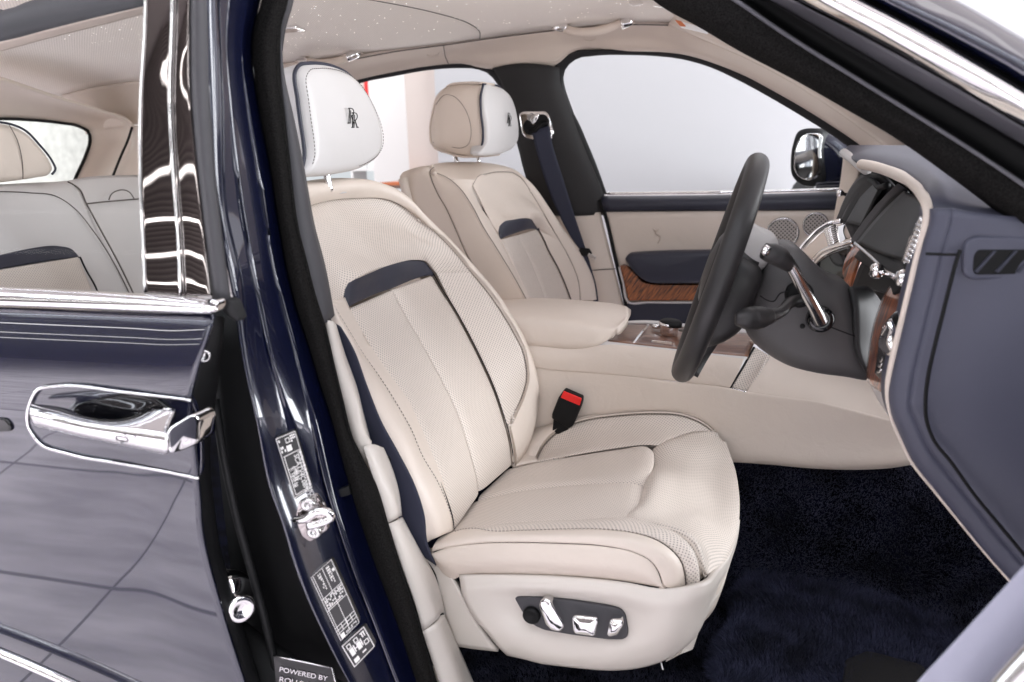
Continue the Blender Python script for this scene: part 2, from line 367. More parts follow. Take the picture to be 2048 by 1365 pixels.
def tiles():
    mat('tiles', (.2,.18,.2), .45); nt = M['tiles'].node_tree; b = nt.nodes['Principled BSDF']
    tc = nt.nodes.new('ShaderNodeTexCoord'); br = nt.nodes.new('ShaderNodeTexBrick'); br.offset = 0
    br.inputs['Scale'].default_value = 1; br.inputs['Brick Width'].default_value = .9; br.inputs['Row Height'].default_value = .45; br.inputs['Mortar Size'].default_value = .006
    br.inputs['Color1'].default_value = (.74,.675,.71,1); br.inputs['Color2'].default_value = (.63,.57,.605,1); br.inputs['Mortar'].default_value = (.05,.05,.055,1)
    mp = nt.nodes.new('ShaderNodeMapping'); mp.inputs['Scale'].default_value = (.8,6,6); t = nt.nodes.new('ShaderNodeTexNoise'); t.inputs['Scale'].default_value = 2.5; t.inputs['Detail'].default_value = 8
    mx = nt.nodes.new('ShaderNodeMixRGB'); mx.blend_type = 'MULTIPLY'; mx.inputs[0].default_value = .9
    rp = nt.nodes.new('ShaderNodeMapRange'); rp.inputs[1].default_value = .3; rp.inputs[2].default_value = .7; rp.inputs[3].default_value = .55; rp.inputs[4].default_value = 1.3
    nt.links.new(tc.outputs['Object'], br.inputs['Vector']); nt.links.new(tc.outputs['Object'], mp.inputs[0]); nt.links.new(mp.outputs[0], t.inputs['Vector'])
    nt.links.new(t.outputs['Fac'], rp.inputs[0]); nt.links.new(br.outputs['Color'], mx.inputs[1]); nt.links.new(rp.outputs[0], mx.inputs[2]); nt.links.new(mx.outputs[0], b.inputs['Base Color'])
tiles()

# ------------------------------------------------------------------ the setting: floor, ceiling, wall beyond the car
def struct(o): o['kind'] = 'structure'; return o
def tag(o, label, cat, group=None):
    o['label'] = label; o['category'] = cat
    if group: o['group'] = group
    return o
def sheet(name, a, b, c, d, m):
    return struct(mesh(name, [W(*a),W(*b),W(*c),W(*d)], [(0,1,2,3)], m, smooth=False))
sheet('floor', (-18,-10,0),(9,-10,0),(9,9,0),(-18,9,0), 'tiles')
sheet('ceiling', (-18,-10,4),(-18,9,4),(9,9,4),(9,-10,4), 'ceiling')
sheet('slatted_wall', (-18,-8,0),(-18,-8,4),(5,-8,4),(5,-8,0), 'slats')
struct(box('wall', (-1.86,3.2,0), (8,3.35,4), None, 'wall', 0))
struct(box('window_wall', (-9,7.4,0), (-1.7,7.5,.75), None, 'wall', 0))
cb = tag(box('column', (-2.10,3.25,0), (-1.862,3.5,4), None, 'column_beige', .01), 'beige square column seen through the far rear side window', 'column')
cw = tag(box('column', (-2.75,4.05,0), (-2.42,4.35,4), None, 'column_white', .01), 'white column left of the beige one, behind the near headrest', 'column')
q = P(733,185,4.6); tag(box('banner', (q[0]-.02,4.6,q[2]-.06), (q[0]+.03,4.62,q[2]+.30), None, 'red', .002), 'red banner strip seen beside the near headrest', 'banner')
sh = tag(node_obj('display_shelf'), 'pale display shelf with small boxes behind the near headrest', 'shelf'); q = P(770,300,5.0); sh.location = (q[0],5.0,0)
mat('steel_blue', (.30,.36,.42), .5)
mg = tag(node_obj('magazine_stack'), 'orange and brown magazine pile seen low through the far rear window', 'magazines')
q = P(788,374,3.0); mg.location = (q[0],3.0,0)
def under(o, par):       # keep world geometry under a moved empty
    o.parent = par; o.matrix_parent_inverse = Matrix.Translation(-par.location); return o
q5 = P(770,300,5.0)
rq = random.Random(11)
for k_ in range(7):
    z_ = .35+k_*.33; under(box('shelf_board', (q5[0]-.35,5.0,z_), (q5[0]+.12,5.3,z_+.02), None, 'column_white', .002), sh)
    x_ = q5[0]-.33
    while x_ < q5[0]+.05:
        w_ = rq.uniform(.05,.11); under(box('carton', (x_,5.04,z_+.021), (x_+w_*.9,5.2,z_+.021+rq.uniform(.1,.25)), None, rq.choice(('white','steel_blue','column_beige','white')), .003), sh); x_ += w_
for x_ in (q5[0]-.37,q5[0]+.12): under(box('shelf_upright', (x_,5.0,0), (x_+.02,5.3,2.5), None, 'column_white', .002), sh)
for i,(m_,dx) in enumerate((('brown',0),('white',.01),('orange',-.01),('white',.015),('brown',-.005),('orange',.01))):
    o = box('magazine', (q[0]-.11+dx,3.0,q[2]-.10+i*.022), (q[0]+.10+dx,3.28,q[2]-.08+i*.022), None, m_, .002); under(o, mg)
o = box('stand', (q[0]-.12,3.02,0), (q[0]+.11,3.26,q[2]-.102), None, 'brown', .004); under(o, mg)
tag(mesh('stone_wall', [W(-6,-1,0),W(-6,6,0),W(-6,6,3),W(-6,-1,3),W(-6.2,-1,0),W(-6.2,6,0),W(-6.2,6,3),W(-6.2,-1,3)],
  [(0,1,2,3),(4,7,6,5),(3,2,6,7),(0,3,7,4),(1,5,6,2)], 'stone', None, smooth=False), 'rough pale stone wall seen through the car\'s rear window', 'wall')

# ------------------------------------------------------------------ the car
car = node_obj('car'); tag(car, 'dark navy luxury car with open front door and cream leather interior', 'car')

# ---- driver seat -------------------------------------------------
seat = surf('driver_seat', [[W(-.60,y,.70),W(-.70,y,.95),W(-.755,y,1.15),W(-.80,y,1.34)] for y in (-.69,-.60,-.40,-.20,-.115)], car, 'cream', (14,10), toward=(-3,-.4,1), thick=.02, label='cream perforated driver seat with navy band')
perfL = [(699,616,-.575),(741,692,-.577),(787,760,-.578),(818,803,-.58),(842,855,-.58),(866,912,-.58),(887,965,-.578),(903,1025,-.575),(907,1063,-.57)]
cenB = [(789,577,-.4),(810,621,-.4),(840,672,-.4),(868,723,-.4),(895,775,-.4),(919,826,-.4),(936,877,-.4),(948,920,-.4),(957,955,-.4),(961,984,-.4)]
pipR = [(868,549,-.22),(878,568,-.22),(909,617,-.22),(943,679,-.22),(970,734,-.22),(991,782,-.22),(1005,823,-.22),(1018,867,-.22),(1025,903,-.22),(1027,927,-.22)]
S2 = [(600,480,-.66),(640,560,-.65),(663,604,-.64),(694,655,-.635),(728,710,-.63),(762,758,-.63),(796,812,-.63),(823,860,-.63),(845,912,-.628),(874,961,-.62),(893,1003,-.61),(905,1040,-.60),(908,1064,-.59)]
outL = [(595,480,-.70),(640,560,-.70),(662,604,-.70),(687,655,-.695),(706,689,-.69),(738,778,-.69),(764,845,-.69),(797,905,-.69),(833,978,-.69),(849,1032,-.69),(852,1060,-.69),(856,1088,-.68)]
surf('backrest_insert', [perfL, [(a[0]*.5+b[0]*.5, a[1]*.5+b[1]*.5, -.49) for a,b in zip([perfL[0],perfL[2],perfL[4],perfL[6],perfL[8]],[cenB[0],cenB[3],cenB[5],cenB[7],cenB[9]])], cenB], seat, 'perf', (40,14), .007, .035, sides='lrt')
surf('backrest_insert', [cenB, pipR], seat, 'perf', (40,14), .007, .035, sides='lrt')
surf('backrest_strip', [S2[2:], perfL], seat, 'cream', (40,6), .003, .006, sides='l')
surf('side_bolster', [[(p[0]-10,p[1]+14,-.70) for p in outL], outL, [((a[0]*.6+b[0]*.4),(a[1]*.6+b[1]*.4)-2,-.675) for a,b in zip(outL,[S2[0],S2[1],S2[2],S2[3],S2[4],S2[5],S2[6],S2[7],S2[8],S2[9],S2[10],S2[12]])], S2], seat, 'cream', (40,10), .004, .008, sides='rb')
S1 = [(590,418,-.58),(618,408,-.50),(652,400,-.45),(687,396,-.40),(721,395,-.355),(762,396,-.30),(789,403,-.27),(810,415,-.25),(840,441,-.225),(875,469,-.20),(909,505,-.18),(943,546,-.165),(977,587,-.155),(1005,628,-.15),(1029,669,-.145),(1046,703,-.14),(1052,730,-.14),(1054,754,-.14),(1046,788,-.15),(1032,819,-.18),(1017,852,-.215)]
Sil = [(590,388,-.60),(618,378,-.53),(650,374,-.47),(690,368,-.41),(721,367,-.37),(765,373,-.30),(796,386,-.265),(820,404,-.245),(852,440,-.215),(892,481,-.18),(926,518,-.16),(960,556,-.145),(994,597,-.135),(1022,641,-.125),(1042,676,-.12),(1056,710,-.115),(1066,745,-.115),(1073,785,-.115),(1070,830,-.12),(1058,880,-.15),(1028,928,-.22)]
surf('shoulder', [S1, Sil, [V(p)+W(-.05,.0,.004) for p in Sil], [V(p)+W(-.12,.0,-.03) for p in Sil]], seat, 'cream', (50,10), .002, .006, sides='l')
stitch('seam_stitching', S1, seat, 'pale_thread'); stitch('seam_stitching', S2[2:], seat)
bandT = [(688,592,-.58),(691,574,-.575),(714,556,-.55),(741,542,-.50),(769,532,-.43),(803,523,-.35),(834,520,-.27),(853,524,-.235),(868,547,-.22)]
bandB = [(699,616,-.575),(721,604,-.53),(755,588,-.465),(789,576,-.40),(813,566,-.34),(844,554,-.27),(869,549,-.22)]
surf('navy_band', [bandT, [(693,603,-.578),(714,580,-.54),(745,566,-.48),(779,554,-.41),(808,545,-.345),(842,538,-.265),(868,548,-.22)], bandB], seat, 'navy', (30,8), .004, .01)
row1 = [(600,460,-.63),(640,445,-.53),(690,437,-.42),(745,436,-.33),(800,446,-.26),(842,470,-.225),(875,469,-.20)]
row1 = [(603,470,-.64),(640,458,-.55),(690,448,-.44),(745,444,-.35),(795,450,-.28),(840,468,-.23),(866,462,-.207)]
row2 = [(625,530,-.65),(665,517,-.57),(705,505,-.48),(755,494,-.39),(805,488,-.31),(850,494,-.24),(909,505,-.18)]
row3 = [(663,604,-.64),(680,604,-.60),(688,592,-.58),(691,574,-.575),(714,556,-.55),(741,542,-.50),(769,532,-.43),(803,523,-.35),(834,520,-.27),(853,524,-.235),(872,545,-.22),(905,547,-.19),(943,546,-.165)]
surf('upper_panel', [S1[:9], row1, row2, row3], seat, 'perf', (40,26), .002, .006, sides='l')
surf('wing_panel', [[(872,545,-.22)]+pipR[2:8]+[(1017,852,-.217)], S1[11:]], seat, 'perf', (40,8), .002, .006, sides='lr')
surf('wing_lower', [[(1017,852,-.217),(1024,890,-.22),(1027,927,-.222)], [(1046,800,-.15),(1052,850,-.155),(1040,910,-.2)]], seat, 'cream', (12,6))
surf('upper_side', [[(663,604,-.64),(672,612,-.62),(690,655,-.636)], [(690,595,-.58),(699,616,-.577),(741,692,-.58)]], seat, 'cream', (8,5), 0)
tube('piping', [(p[0],p[1],p[2]) for p in pipR], .0012, seat, 'black', 40, 8)
tube('piping', [(880,965,-.60),(895,1003,-.60),(906,1042,-.592),(907,1064,-.585)], .0016, seat, 'black', 20, 8)
# headrest
HO = [(599,145,-.535),(604,197,-.535),(610,244,-.535),(616,285,-.535),(618,314,-.535),(613,337,-.535),(609,350,-.53),(638,354,-.50),(682,348,-.43),(714,341,-.37),(740,329,-.32),(758,314,-.285),(767,295,-.265),(768,275,-.26),(763,250,-.26),(752,221,-.27),(737,191,-.285),(720,165,-.31),(702,147,-.34),(682,136,-.38),(653,128,-.44),(626,127,-.49),(607,131,-.525)]
HO = [(*p[:2],p[2]) for p in HO]
HO3 = planar(HO)
hr = pod('headrest', HO3, seat, 'cream_cool_lit', back=(-.13,.0,.005), bulge=.016, rnd=.02, n=80, bscale=.82, bbulge=.02)
HO = HO3; c0 = pts(HO).mean(0)
def inset(o, k, dx=.0): return [V(p)+(c0-V(p))*k+W(dx,0,0) for p in o]
tube('headrest_piping', [V(p)+W(-.008,-.002,0) for p in ([HO[6]]+HO[:6][::-1]+[HO[22],HO[21],HO[20],HO[19],HO[18],HO[17]])], .0035, seat, 'navy', 60, 8)
stitch('seam_stitching', inset([HO[5],HO[4],HO[3],HO[2],HO[1],HO[0],HO[22],HO[21],HO[20],HO[19],HO[18],HO[17],HO[16],HO[15],HO[14],HO[13],HO[12],HO[11],HO[10],HO[9]], .085, .006), seat, off=.004)
for a,b in (((651,338,-.46),(660,384,-.46)),):
    tube('headrest_post', [a,b], .0068, seat, 'chrome', 8, 16)
pod('headrest_guide', [(614,374,-.52),(640,371,-.49),(684,371,-.42),(690,376,-.42),(660,380,-.46),(618,382,-.52)], seat, 'cream_cool_lit', (0,.01,-.01), rnd=.002, rad=.004)
# double R emblem, embroidered
def emblem(par, o3, xd, yd, h, m='black', lift=None):
    xd = nrm(xd); yd = nrm(np.asarray(yd)-xd*(np.asarray(yd)@xd)); n_ = np.cross(xd, yd); n_ = n_ if n_@(CAM-o3) > 0 else -n_
    def L(ps, cl=False): return [o3+xd*x*h*1.55+yd*y*h+n_*.0015 for x,y in ps]
    r = h*.028
    for dx, dy in ((-.18,.12),(.10,-.12)):
        tube('emblem', L([(dx-.12,dy-.40),(dx-.12,dy+.40)]), r, par, m, 4, 6, raw=True)
        tube('emblem', L([(dx-.02,dy-.40),(dx-.02,dy+.30)]), r*.8, par, m, 4, 6, raw=True)
        tube('emblem', L([(dx-.20,dy+.40),(dx+.02,dy+.40),(dx+.15,dy+.34),(dx+.20,dy+.20),(dx+.15,dy+.06),(dx+.04,dy+.0)]), r, par, m, 16, 6)
        tube('emblem', L([(dx+.04,dy+.0),(dx+.22,dy-.40)]), r, par, m, 4, 6, raw=True)
        tube('emblem', L([(dx-.20,dy-.40),(dx-.0,dy-.40)]), r, par, m, 4, 6, raw=True)
        tube('emblem', L([(dx+.16,dy-.40),(dx+.32,dy-.40)]), r, par, m, 4, 6, raw=True)
def on_plane(px, py, o, dx):
    A = pts(o); c = A.mean(0); n = np.linalg.svd(A-c)[2][2]; d = P(px,py,0.0)-CAM; return CAM+d*(((c-CAM)@n)/(d@n))+W(dx,0,0)
eo = on_plane(688,237,HO3,.0179)
emblem(seat, eo, V((720,237,-.355))-V((660,237,-.465)), P(694,200,-.405)-P(690,270,-.405), .033)
# cushion
T0 = [(907,1063,-.575),(950,1055,-.59),(998,1048,-.595),(1081,1042,-.595),(1164,1039,-.595),(1268,1038,-.595),(1309,1048,-.60),(1350,1065,-.605),(1371,1082,-.61),(1388,1106,-.615),(1395,1131,-.62),(1397,1166,-.625)]
T1 = [(880,1075,-.63),(953,1057,-.655),(982,1062,-.66),(1040,1061,-.66),(1123,1058,-.66),(1205,1058,-.66),(1268,1065,-.66),(1309,1077,-.66),(1342,1098,-.66),(1363,1123,-.66),(1371,1152,-.66),(1373,1175,-.66)]
T2 = [(862,1106,-.685),(895,1096,-.69),(957,1088,-.69),(1040,1086,-.69),(1123,1088,-.69),(1205,1093,-.69),(1268,1106,-.69),(1301,1123,-.688),(1317,1144,-.686),(1327,1175,-.685)]
TB = [(860,1108,-.68),(874,1131,-.68),(891,1152,-.68),(905,1160,-.68),(920,1153,-.682),(998,1149,-.685),(1081,1151,-.685),(1164,1155,-.685),(1247,1163,-.685),(1330,1177,-.684)]
surf('cushion_bolster', [[V(p)+W(0,.02,-.012) for p in T0], T0, [(p[0],p[1]+ (5 if i else 0),p[2]-.035) for i,p in enumerate(T0)], T1], seat, 'perf', (44,10), .002, .006, sides='r')
surf('cushion_side', [T1, [(868,1090,-.68),(920,1078,-.683),(957,1073,-.684),(1040,1072,-.685),(1123,1072,-.685),(1205,1075,-.685),(1268,1084,-.684),(1306,1098,-.682),(1335,1120,-.68),(1350,1150,-.678),(1352,1177,-.676)], T2], seat, 'cream', (44,8), .003, .007, sides='lr')
surf('cushion_side', [T2, [V(p)+W(0,-.004,0) for p in [(862,1107,-.685),(885,1122,-.69),(930,1122,-.692),(1000,1118,-.694),(1081,1119,-.695),(1164,1123,-.695),(1247,1133,-.694),(1290,1146,-.69),(1328,1176,-.684)]], TB], seat, 'cream', (44,8), .003, .007, sides='l')
stitch('seam_stitching', T1, seat, 'pale_thread')
baseL = [(907,1063,-.575),(928,1032,-.50),(961,984,-.40),(998,953,-.30),(1026,929,-.22)]
farS = [(1024,932,-.215),(1081,920,-.205),(1164,906,-.20),(1247,893,-.20),(1292,888,-.20),(1309,893,-.205),(1315,905,-.22)]
cenC = [(953,998,-.41),(1040,978,-.405),(1123,968,-.40),(1205,962,-.40),(1259,961,-.40),(1293,966,-.40)]
nearE = [(907,1063,-.58),(950,1055,-.592),(998,1048,-.598),(1081,1042,-.60),(1164,1039,-.60),(1268,1038,-.60)]
surf('cushion_centre', [farS[:5]+[(1311,900,-.22)], [(985,968,-.32),(1060,950,-.305),(1140,938,-.30),(1230,928,-.30),(1306,925,-.30)], cenC], seat, 'perf', (32,12), .010, .03, sides='lrb')
surf('cushion_centre', [cenC, [(925,1035,-.50),(1010,1012,-.50),(1100,1000,-.50),(1200,996,-.50),(1286,1003,-.50)], nearE], seat, 'perf', (32,12), .010, .03, sides='lb')
farO = [(1073,922,-.17),(1085,895,-.14),(1102,875,-.13),(1131,854,-.125),(1164,843,-.122),(1247,831,-.12),(1309,828,-.12),(1363,832,-.12),(1400,846,-.12),(1425,864,-.125)]
farSil = [(1040,905,-.16),(1069,868,-.125),(1102,854,-.118),(1164,837,-.115),(1247,828,-.112),(1309,825,-.112),(1350,826,-.112),(1392,837,-.112),(1421,858,-.113),(1431,868,-.115)]
farI = [(1072,922,-.205),(1081,920,-.205),(1164,906,-.20),(1247,893,-.20),(1292,888,-.20),(1317,889,-.20),(1350,875,-.165),(1392,864,-.135),(1427,866,-.125)]
surf('far_bolster', [farI, [(1072,922,-.18),(1120,895,-.155),(1164,874,-.15),(1247,861,-.15),(1300,857,-.15),(1350,853,-.14),(1395,855,-.128),(1426,865,-.125)], farO], seat, 'perf', (40,10), .003, .008, sides='lr')
surf('far_bolster_side', [farO, farSil, [V(p)+W(0,.005,-.05) for p in farSil], [V(p)+W(0,-.005,-.14) for p in farSil]], seat, 'cream', (40,8), .003, .006, sides='l')
surf('far_bolster_rear', [[(1024,932,-.222),(1050,926,-.21),(1076,921,-.203)],[(1029,923,-.20),(1048,914,-.18),(1070,912,-.165)],[(1034,912,-.17),(1046,900,-.15),(1068,898,-.145)]], seat, 'cream', (10,6))
stitch('seam_stitching', farO, seat, 'pale_thread')
thL = [(1429,867,-.125),(1392,865,-.135),(1350,876,-.165),(1318,891,-.20),(1312,910,-.225),(1303,957,-.38),(1286,1003,-.50),(1266,1040,-.60),(1309,1049,-.605),(1367,1070,-.612),(1383,1086,-.615),(1394,1123,-.62),(1409,1154,-.62)]
thM = [(1438,874,-.125),(1412,878,-.15),(1385,893,-.19),(1368,915,-.23),(1366,945,-.30),(1360,980,-.39),(1352,1020,-.48),(1345,1050,-.56),(1380,1068,-.59),(1400,1090,-.605),(1408,1120,-.615),(1412,1154,-.62)]
thM2 = [(1446,882,-.127),(1440,900,-.16),(1430,925,-.20),(1425,955,-.26),(1424,990,-.33),(1422,1020,-.40),(1418,1050,-.48),(1418,1080,-.53),(1418,1110,-.57),(1416,1135,-.60),(1414,1154,-.615)]
thR = [(1452,889,-.13),(1470,937,-.18),(1477,974,-.25),(1479,1015,-.33),(1475,1057,-.41),(1462,1098,-.49),(1446,1131,-.55),(1429,1148,-.585),(1416,1155,-.61)]
surf('cushion_nose', [[V(p)+W(-.022,0,-.022) for p in thL], thL, thM, thM2, thR, [V(p)+W(-.01,.0,-.03) for p in thR]], seat, 'perf', (50,26))
surf('cushion_underside', [[V(p)+W(-.01,0,-.028) for p in thR], [V(p)+W(-.02,.0,-.09) for p in thR]], seat, 'cream', (30,4))
# plastic side cover of the seat base
trimO = [(922,1151,-.688),(1000,1150,-.69),(1081,1151,-.69),(1164,1156,-.69),(1247,1165,-.69),(1330,1178,-.689),(1396,1168,-.686),(1440,1135,-.60),(1474,1085,-.47),(1466,1130,-.50),(1445,1185,-.56),(1421,1222,-.61),(1388,1276,-.65),(1332,1317,-.675),(1330,1326,-.675),(1272,1338,-.68),(1226,1342,-.685),(1164,1338,-.69),(1081,1328,-.69),(1015,1313,-.69),(994,1293,-.69),(965,1259,-.69),(932,1218,-.69),(922,1185,-.69)]
rowsT = [
 [(918,1150,-.688),(1000,1149,-.69),(1081,1150,-.69),(1164,1155,-.69),(1247,1164,-.69),(1330,1178,-.689),(1394,1172,-.68),(1440,1138,-.58),(1470,1085,-.45),(1480,1040,-.38)],
 [(922,1178,-.695),(1000,1172,-.698),(1081,1174,-.70),(1164,1180,-.70),(1247,1190,-.70),(1330,1204,-.697),(1396,1192,-.68),(1440,1155,-.58),(1466,1105,-.46),(1478,1062,-.39)],
 [(930,1206,-.696),(1000,1196,-.695),(1040,1197,-.688),(1081,1199,-.685),(1164,1207,-.684),(1230,1218,-.684),(1290,1232,-.695),(1340,1232,-.695),(1396,1212,-.67),(1436,1170,-.57),(1460,1125,-.47),(1475,1080,-.40)],
 [(950,1240,-.696),(1000,1236,-.694),(1040,1240,-.684),(1081,1245,-.68),(1164,1254,-.68),(1230,1264,-.68),(1290,1268,-.693),(1340,1262,-.692),(1390,1238,-.665),(1430,1185,-.57),(1452,1145,-.49),(1470,1100,-.42)],
 [(975,1268,-.694),(1015,1272,-.694),(1060,1275,-.69),(1100,1282,-.688),(1164,1290,-.688),(1230,1296,-.69),(1290,1292,-.692),(1340,1282,-.687),(1388,1256,-.66),(1424,1202,-.58),(1446,1165,-.50),(1464,1118,-.44)],
 [(994,1292,-.69),(1030,1298,-.69),(1081,1308,-.69),(1120,1313,-.69),(1164,1318,-.69),(1230,1322,-.688),(1290,1315,-.685),(1335,1302,-.68),(1388,1268,-.655),(1420,1215,-.59),(1442,1180,-.52),(1460,1130,-.45)],
 [(1014,1312,-.68),(1050,1320,-.68),(1081,1328,-.68),(1120,1333,-.68),(1164,1338,-.68),(1226,1342,-.675),(1272,1338,-.672),(1332,1320,-.668),(1388,1278,-.64),(1418,1224,-.585),(1438,1190,-.53),(1456,1140,-.46)]]
sc = surf('seat_side_cover', rowsT, seat, 'cream_plastic', (60,30), thick=.01)
surf('seat_rear_cover', [[(838,1105,-.67),(864,1135,-.675),(887,1226,-.68),(911,1293,-.68)], [(858,1100,-.672),(893,1155,-.68),(925,1222,-.685),(958,1300,-.682)], [(862,1108,-.668),(907,1163,-.682),(940,1225,-.684),(996,1304,-.68)]], seat, 'cream_plastic', (20,8), thick=.01)
pod('seat_bracket', [(1330,1326,-.66),(1345,1310,-.66),(1388,1270,-.62),(1397,1268,-.62),(1386,1300,-.62),(1360,1310,-.65)], seat, 'cream_plastic', (0,.02,0), rad=.002)
tube('seat_wire', [(1322,1325,-.65),(1326,1340,-.655)], .0012, seat, 'white', 4, 6)
swp = pod('switch_panel', yy([(1029,1198),(1035,1194),(1088,1196),(1147,1202),(1226,1215),(1242,1220),(1251,1232),(1256,1264),(1255,1275),(1246,1280),(1220,1280),(1147,1271),(1088,1261),(1066,1251),(1044,1225)], -.692), seat, 'grey_trim', (0,.012,0), rnd=.002, rad=.006, label='dark grey switch panel with chrome seat switches')
M['panel_grey'] = M['grey_trim']
lathe('seat_dial', P(1064,1229,-.693), (0,-1,0), [(.0145,0),(.0145,.006),(.012,.009),(.0108,.0092),(.010,.0085),(.0,.0085)], seat, 'black')
for k_ in ([(1077,1214),(1080,1203),(1088,1199),(1100,1203),(1126,1247),(1128,1257),(1119,1266),(1101,1262),(1091,1251)],
           [(1143,1238),(1148,1233),(1194,1238),(1196,1245),(1190,1272),(1186,1275),(1149,1270),(1145,1261)],
           [(1218,1244),(1223,1241),(1245,1243),(1247,1251),(1234,1273),(1217,1276),(1213,1271)]):
    pod('switch_knob', yy(k_, -.712), seat, 'chrome', (0,.022,0), bulge=.003, rnd=.004, rad=.004, bscale=.9)
# buckle
bk = pod('seat_belt_buckle', yy([(1128,781),(1165,797),(1163,812),(1146,852),(1138,858),(1103,838),(1104,828),(1117,795)], -.135), car, 'black', (0,.025,0), rnd=.004, rad=.004, bulge=.002, label='black seat belt buckle with red release button')
pod('release_button', yy([(1127,783),(1163,798),(1159,812),(1121,796)], -.138), bk, 'red', (0,.02,0), rnd=.002, rad=.002)
pod('buckle_stalk', yy([(1107,836),(1140,850),(1132,870),(1104,868)], -.130), bk, 'black', (0,.012,0), rnd=.002, rad=.002)

# ---- passenger seat ----------------------------------------------
ps = surf('passenger_seat', [[W(-.60,y,.70),W(-.71,y,.95),W(-.765,y,1.15),W(-.815,y,1.36)] for y in (.115,.2,.40,.60,.69)], car, 'cream', (14,10), toward=(-3,.4,1), thick=.02, label='cream passenger seat with navy band on the far side')
A0 = [(856,332,.22),(826,340,.17),(806,356,.14),(811,386,.13),(834,431,.13),(856,470,.13),(885,520,.13),(915,570,.13),(940,610,.13)]
A1 = [(868,335,.16),(860,346,.125),(865,365,.115),(876,390,.115),(892,417,.115),(907,450,.115),(929,501,.115),(953,549,.115),(970,585,.115),(984,605,.115)]
A2 = [(866,345,.135),(895,356,.12),(919,376,.115),(943,410,.115),(967,455,.115),(994,498,.115),(1029,556,.115),(1049,592,.115),(1060,612,.115)]
surf('back_panel', [[V(p)+W(-.03,.12,0) for p in A0], A0, [((a[0]+b[0])/2,(a[1]+b[1])/2,.122) for a,b in zip(A0,[A1[0],A1[0],A1[1],A1[2],A1[4],A1[5],A1[6],A1[7],A1[9]])], A1], ps, 'cream_soft', (30,10), .004, .008, sides='r')
surf('side_panel', [A1, [(868,345,.125),(878,366,.112),(900,395,.112),(930,440,.112),(960,495,.112),(990,550,.112),(1015,600,.112)], A2], ps, 'cream_soft', (30,10), .004, .008, sides='lr')
B0 = [(880,335,.20),(905,345,.17),(930,362,.15),(955,395,.14),(980,440,.14),(1010,492,.14),(1045,552,.14),(1068,600,.14)]
top0 = [(845,336,.22),(862,331,.25),(888,326,.30),(930,324,.36),(974,326,.43),(1005,332,.49),(1032,343,.54),(1046,356,.57),(1070,379,.60),(1097,417,.63),(1128,462,.66),(1155,497,.675),(1173,527,.68),(1188,567,.68),(1193,600,.68)]
inn = [(862,347,.13),(880,351,.15),(905,357,.175),(935,362,.205),(953,357,.235),(974,348,.33),(1005,344,.43),(1029,347,.50),(1044,358,.54),(1065,390,.57),(1090,432,.60),(1118,480,.62),(1140,520,.632),(1156,560,.64),(1160,602,.64)]
surf('shoulder', [[V(p)+W(-.05,0.02,-.01) for p in top0], top0, inn], ps, 'cream', (44,8), .003, .006, sides='r')
FL = [(895,358,.135),(921,378,.13),(946,412,.13),(970,457,.13),(997,500,.13),(1032,558,.13),(1052,594,.13),(1060,610,.13)]
oval = [(953,360,.22),(946,372,.21),(957,405,.21),(976,435,.21),(998,475,.215),(1025,528,.215),(1050,578,.215),(1062,605,.215)]
surf('front_bolster', [A2, FL, [(a[0]*.5+b[0]*.5,a[1]*.5+b[1]*.5,.17) for a,b in zip(FL,oval)], oval], ps, 'cream', (36,12), .003, .008, sides='lr')
ovT = [(946,370,.212),(953,357,.24),(974,348,.33),(1005,344,.43),(1029,347,.50),(1044,358,.54),(1065,390,.57),(1090,432,.60),(1118,480,.62),(1140,520,.632),(1156,560,.64),(1160,602,.64)]
bT2 = [(997,465,.225),(998,455,.23),(1005,446,.25),(1029,438,.33),(1056,436,.42),(1064,439,.48),(1070,447,.54),(1076,459,.57)]
surf('upper_panel', [ovT[:6]+[(1060,382,.565)], [(962,400,.215),(975,390,.28),(1005,381,.38),(1035,385,.47),(1060,400,.54),(1085,424,.595)], [(985,448,.217),(992,438,.24),(1012,428,.32),(1045,424,.41),(1075,430,.50),(1100,452,.61)], [(997,466,.218),(998,455,.23),(1005,446,.25),(1029,438,.33),(1056,436,.42),(1066,440,.48),(1076,459,.57),(1118,480,.62)]], ps, 'cream', (30,18), .003, .007, sides='lt')
surf('navy_band', [bT2, [(1003,478,.222),(1029,468,.32),(1052,461,.42),(1076,458,.57)]], ps, 'navy', (24,8), .003, .008)
pL = [(1004,479,.222),(1022,515,.222),(1042,558,.222),(1058,592,.222),(1064,606,.222)]
pC = [(1037,470,.38),(1050,495,.39),(1066,527,.40),(1082,568,.40),(1094,602,.40)]
pR = [(1076,459,.57),(1086,476,.575),(1097,501,.578),(1114,532,.58),(1128,563,.58),(1143,603,.58)]
surf('backrest_insert', [pL, pC], ps, 'perf', (30,10), .006, .025, sides='lr'); surf('backrest_insert', [pC, pR], ps, 'perf', (30,10), .006, .025, sides='lr')
surf('front_bolster', [oval[3:], [(1001,479,.22)]+pL[1:]], ps, 'cream', (20,4))
surf('front_bolster', [pR, [(1118,480,.62),(1140,520,.632),(1156,560,.64),(1160,602,.64)]], ps, 'cream', (24,10))
tube('piping', pR[:], .002, ps, 'black', 24, 6)
for s_ in (A1, A2): tube('seam', s_, .0010, ps, 'seam', 40, 6)
tube('seam', ovT, .0010, ps, 'seam', 50, 6)
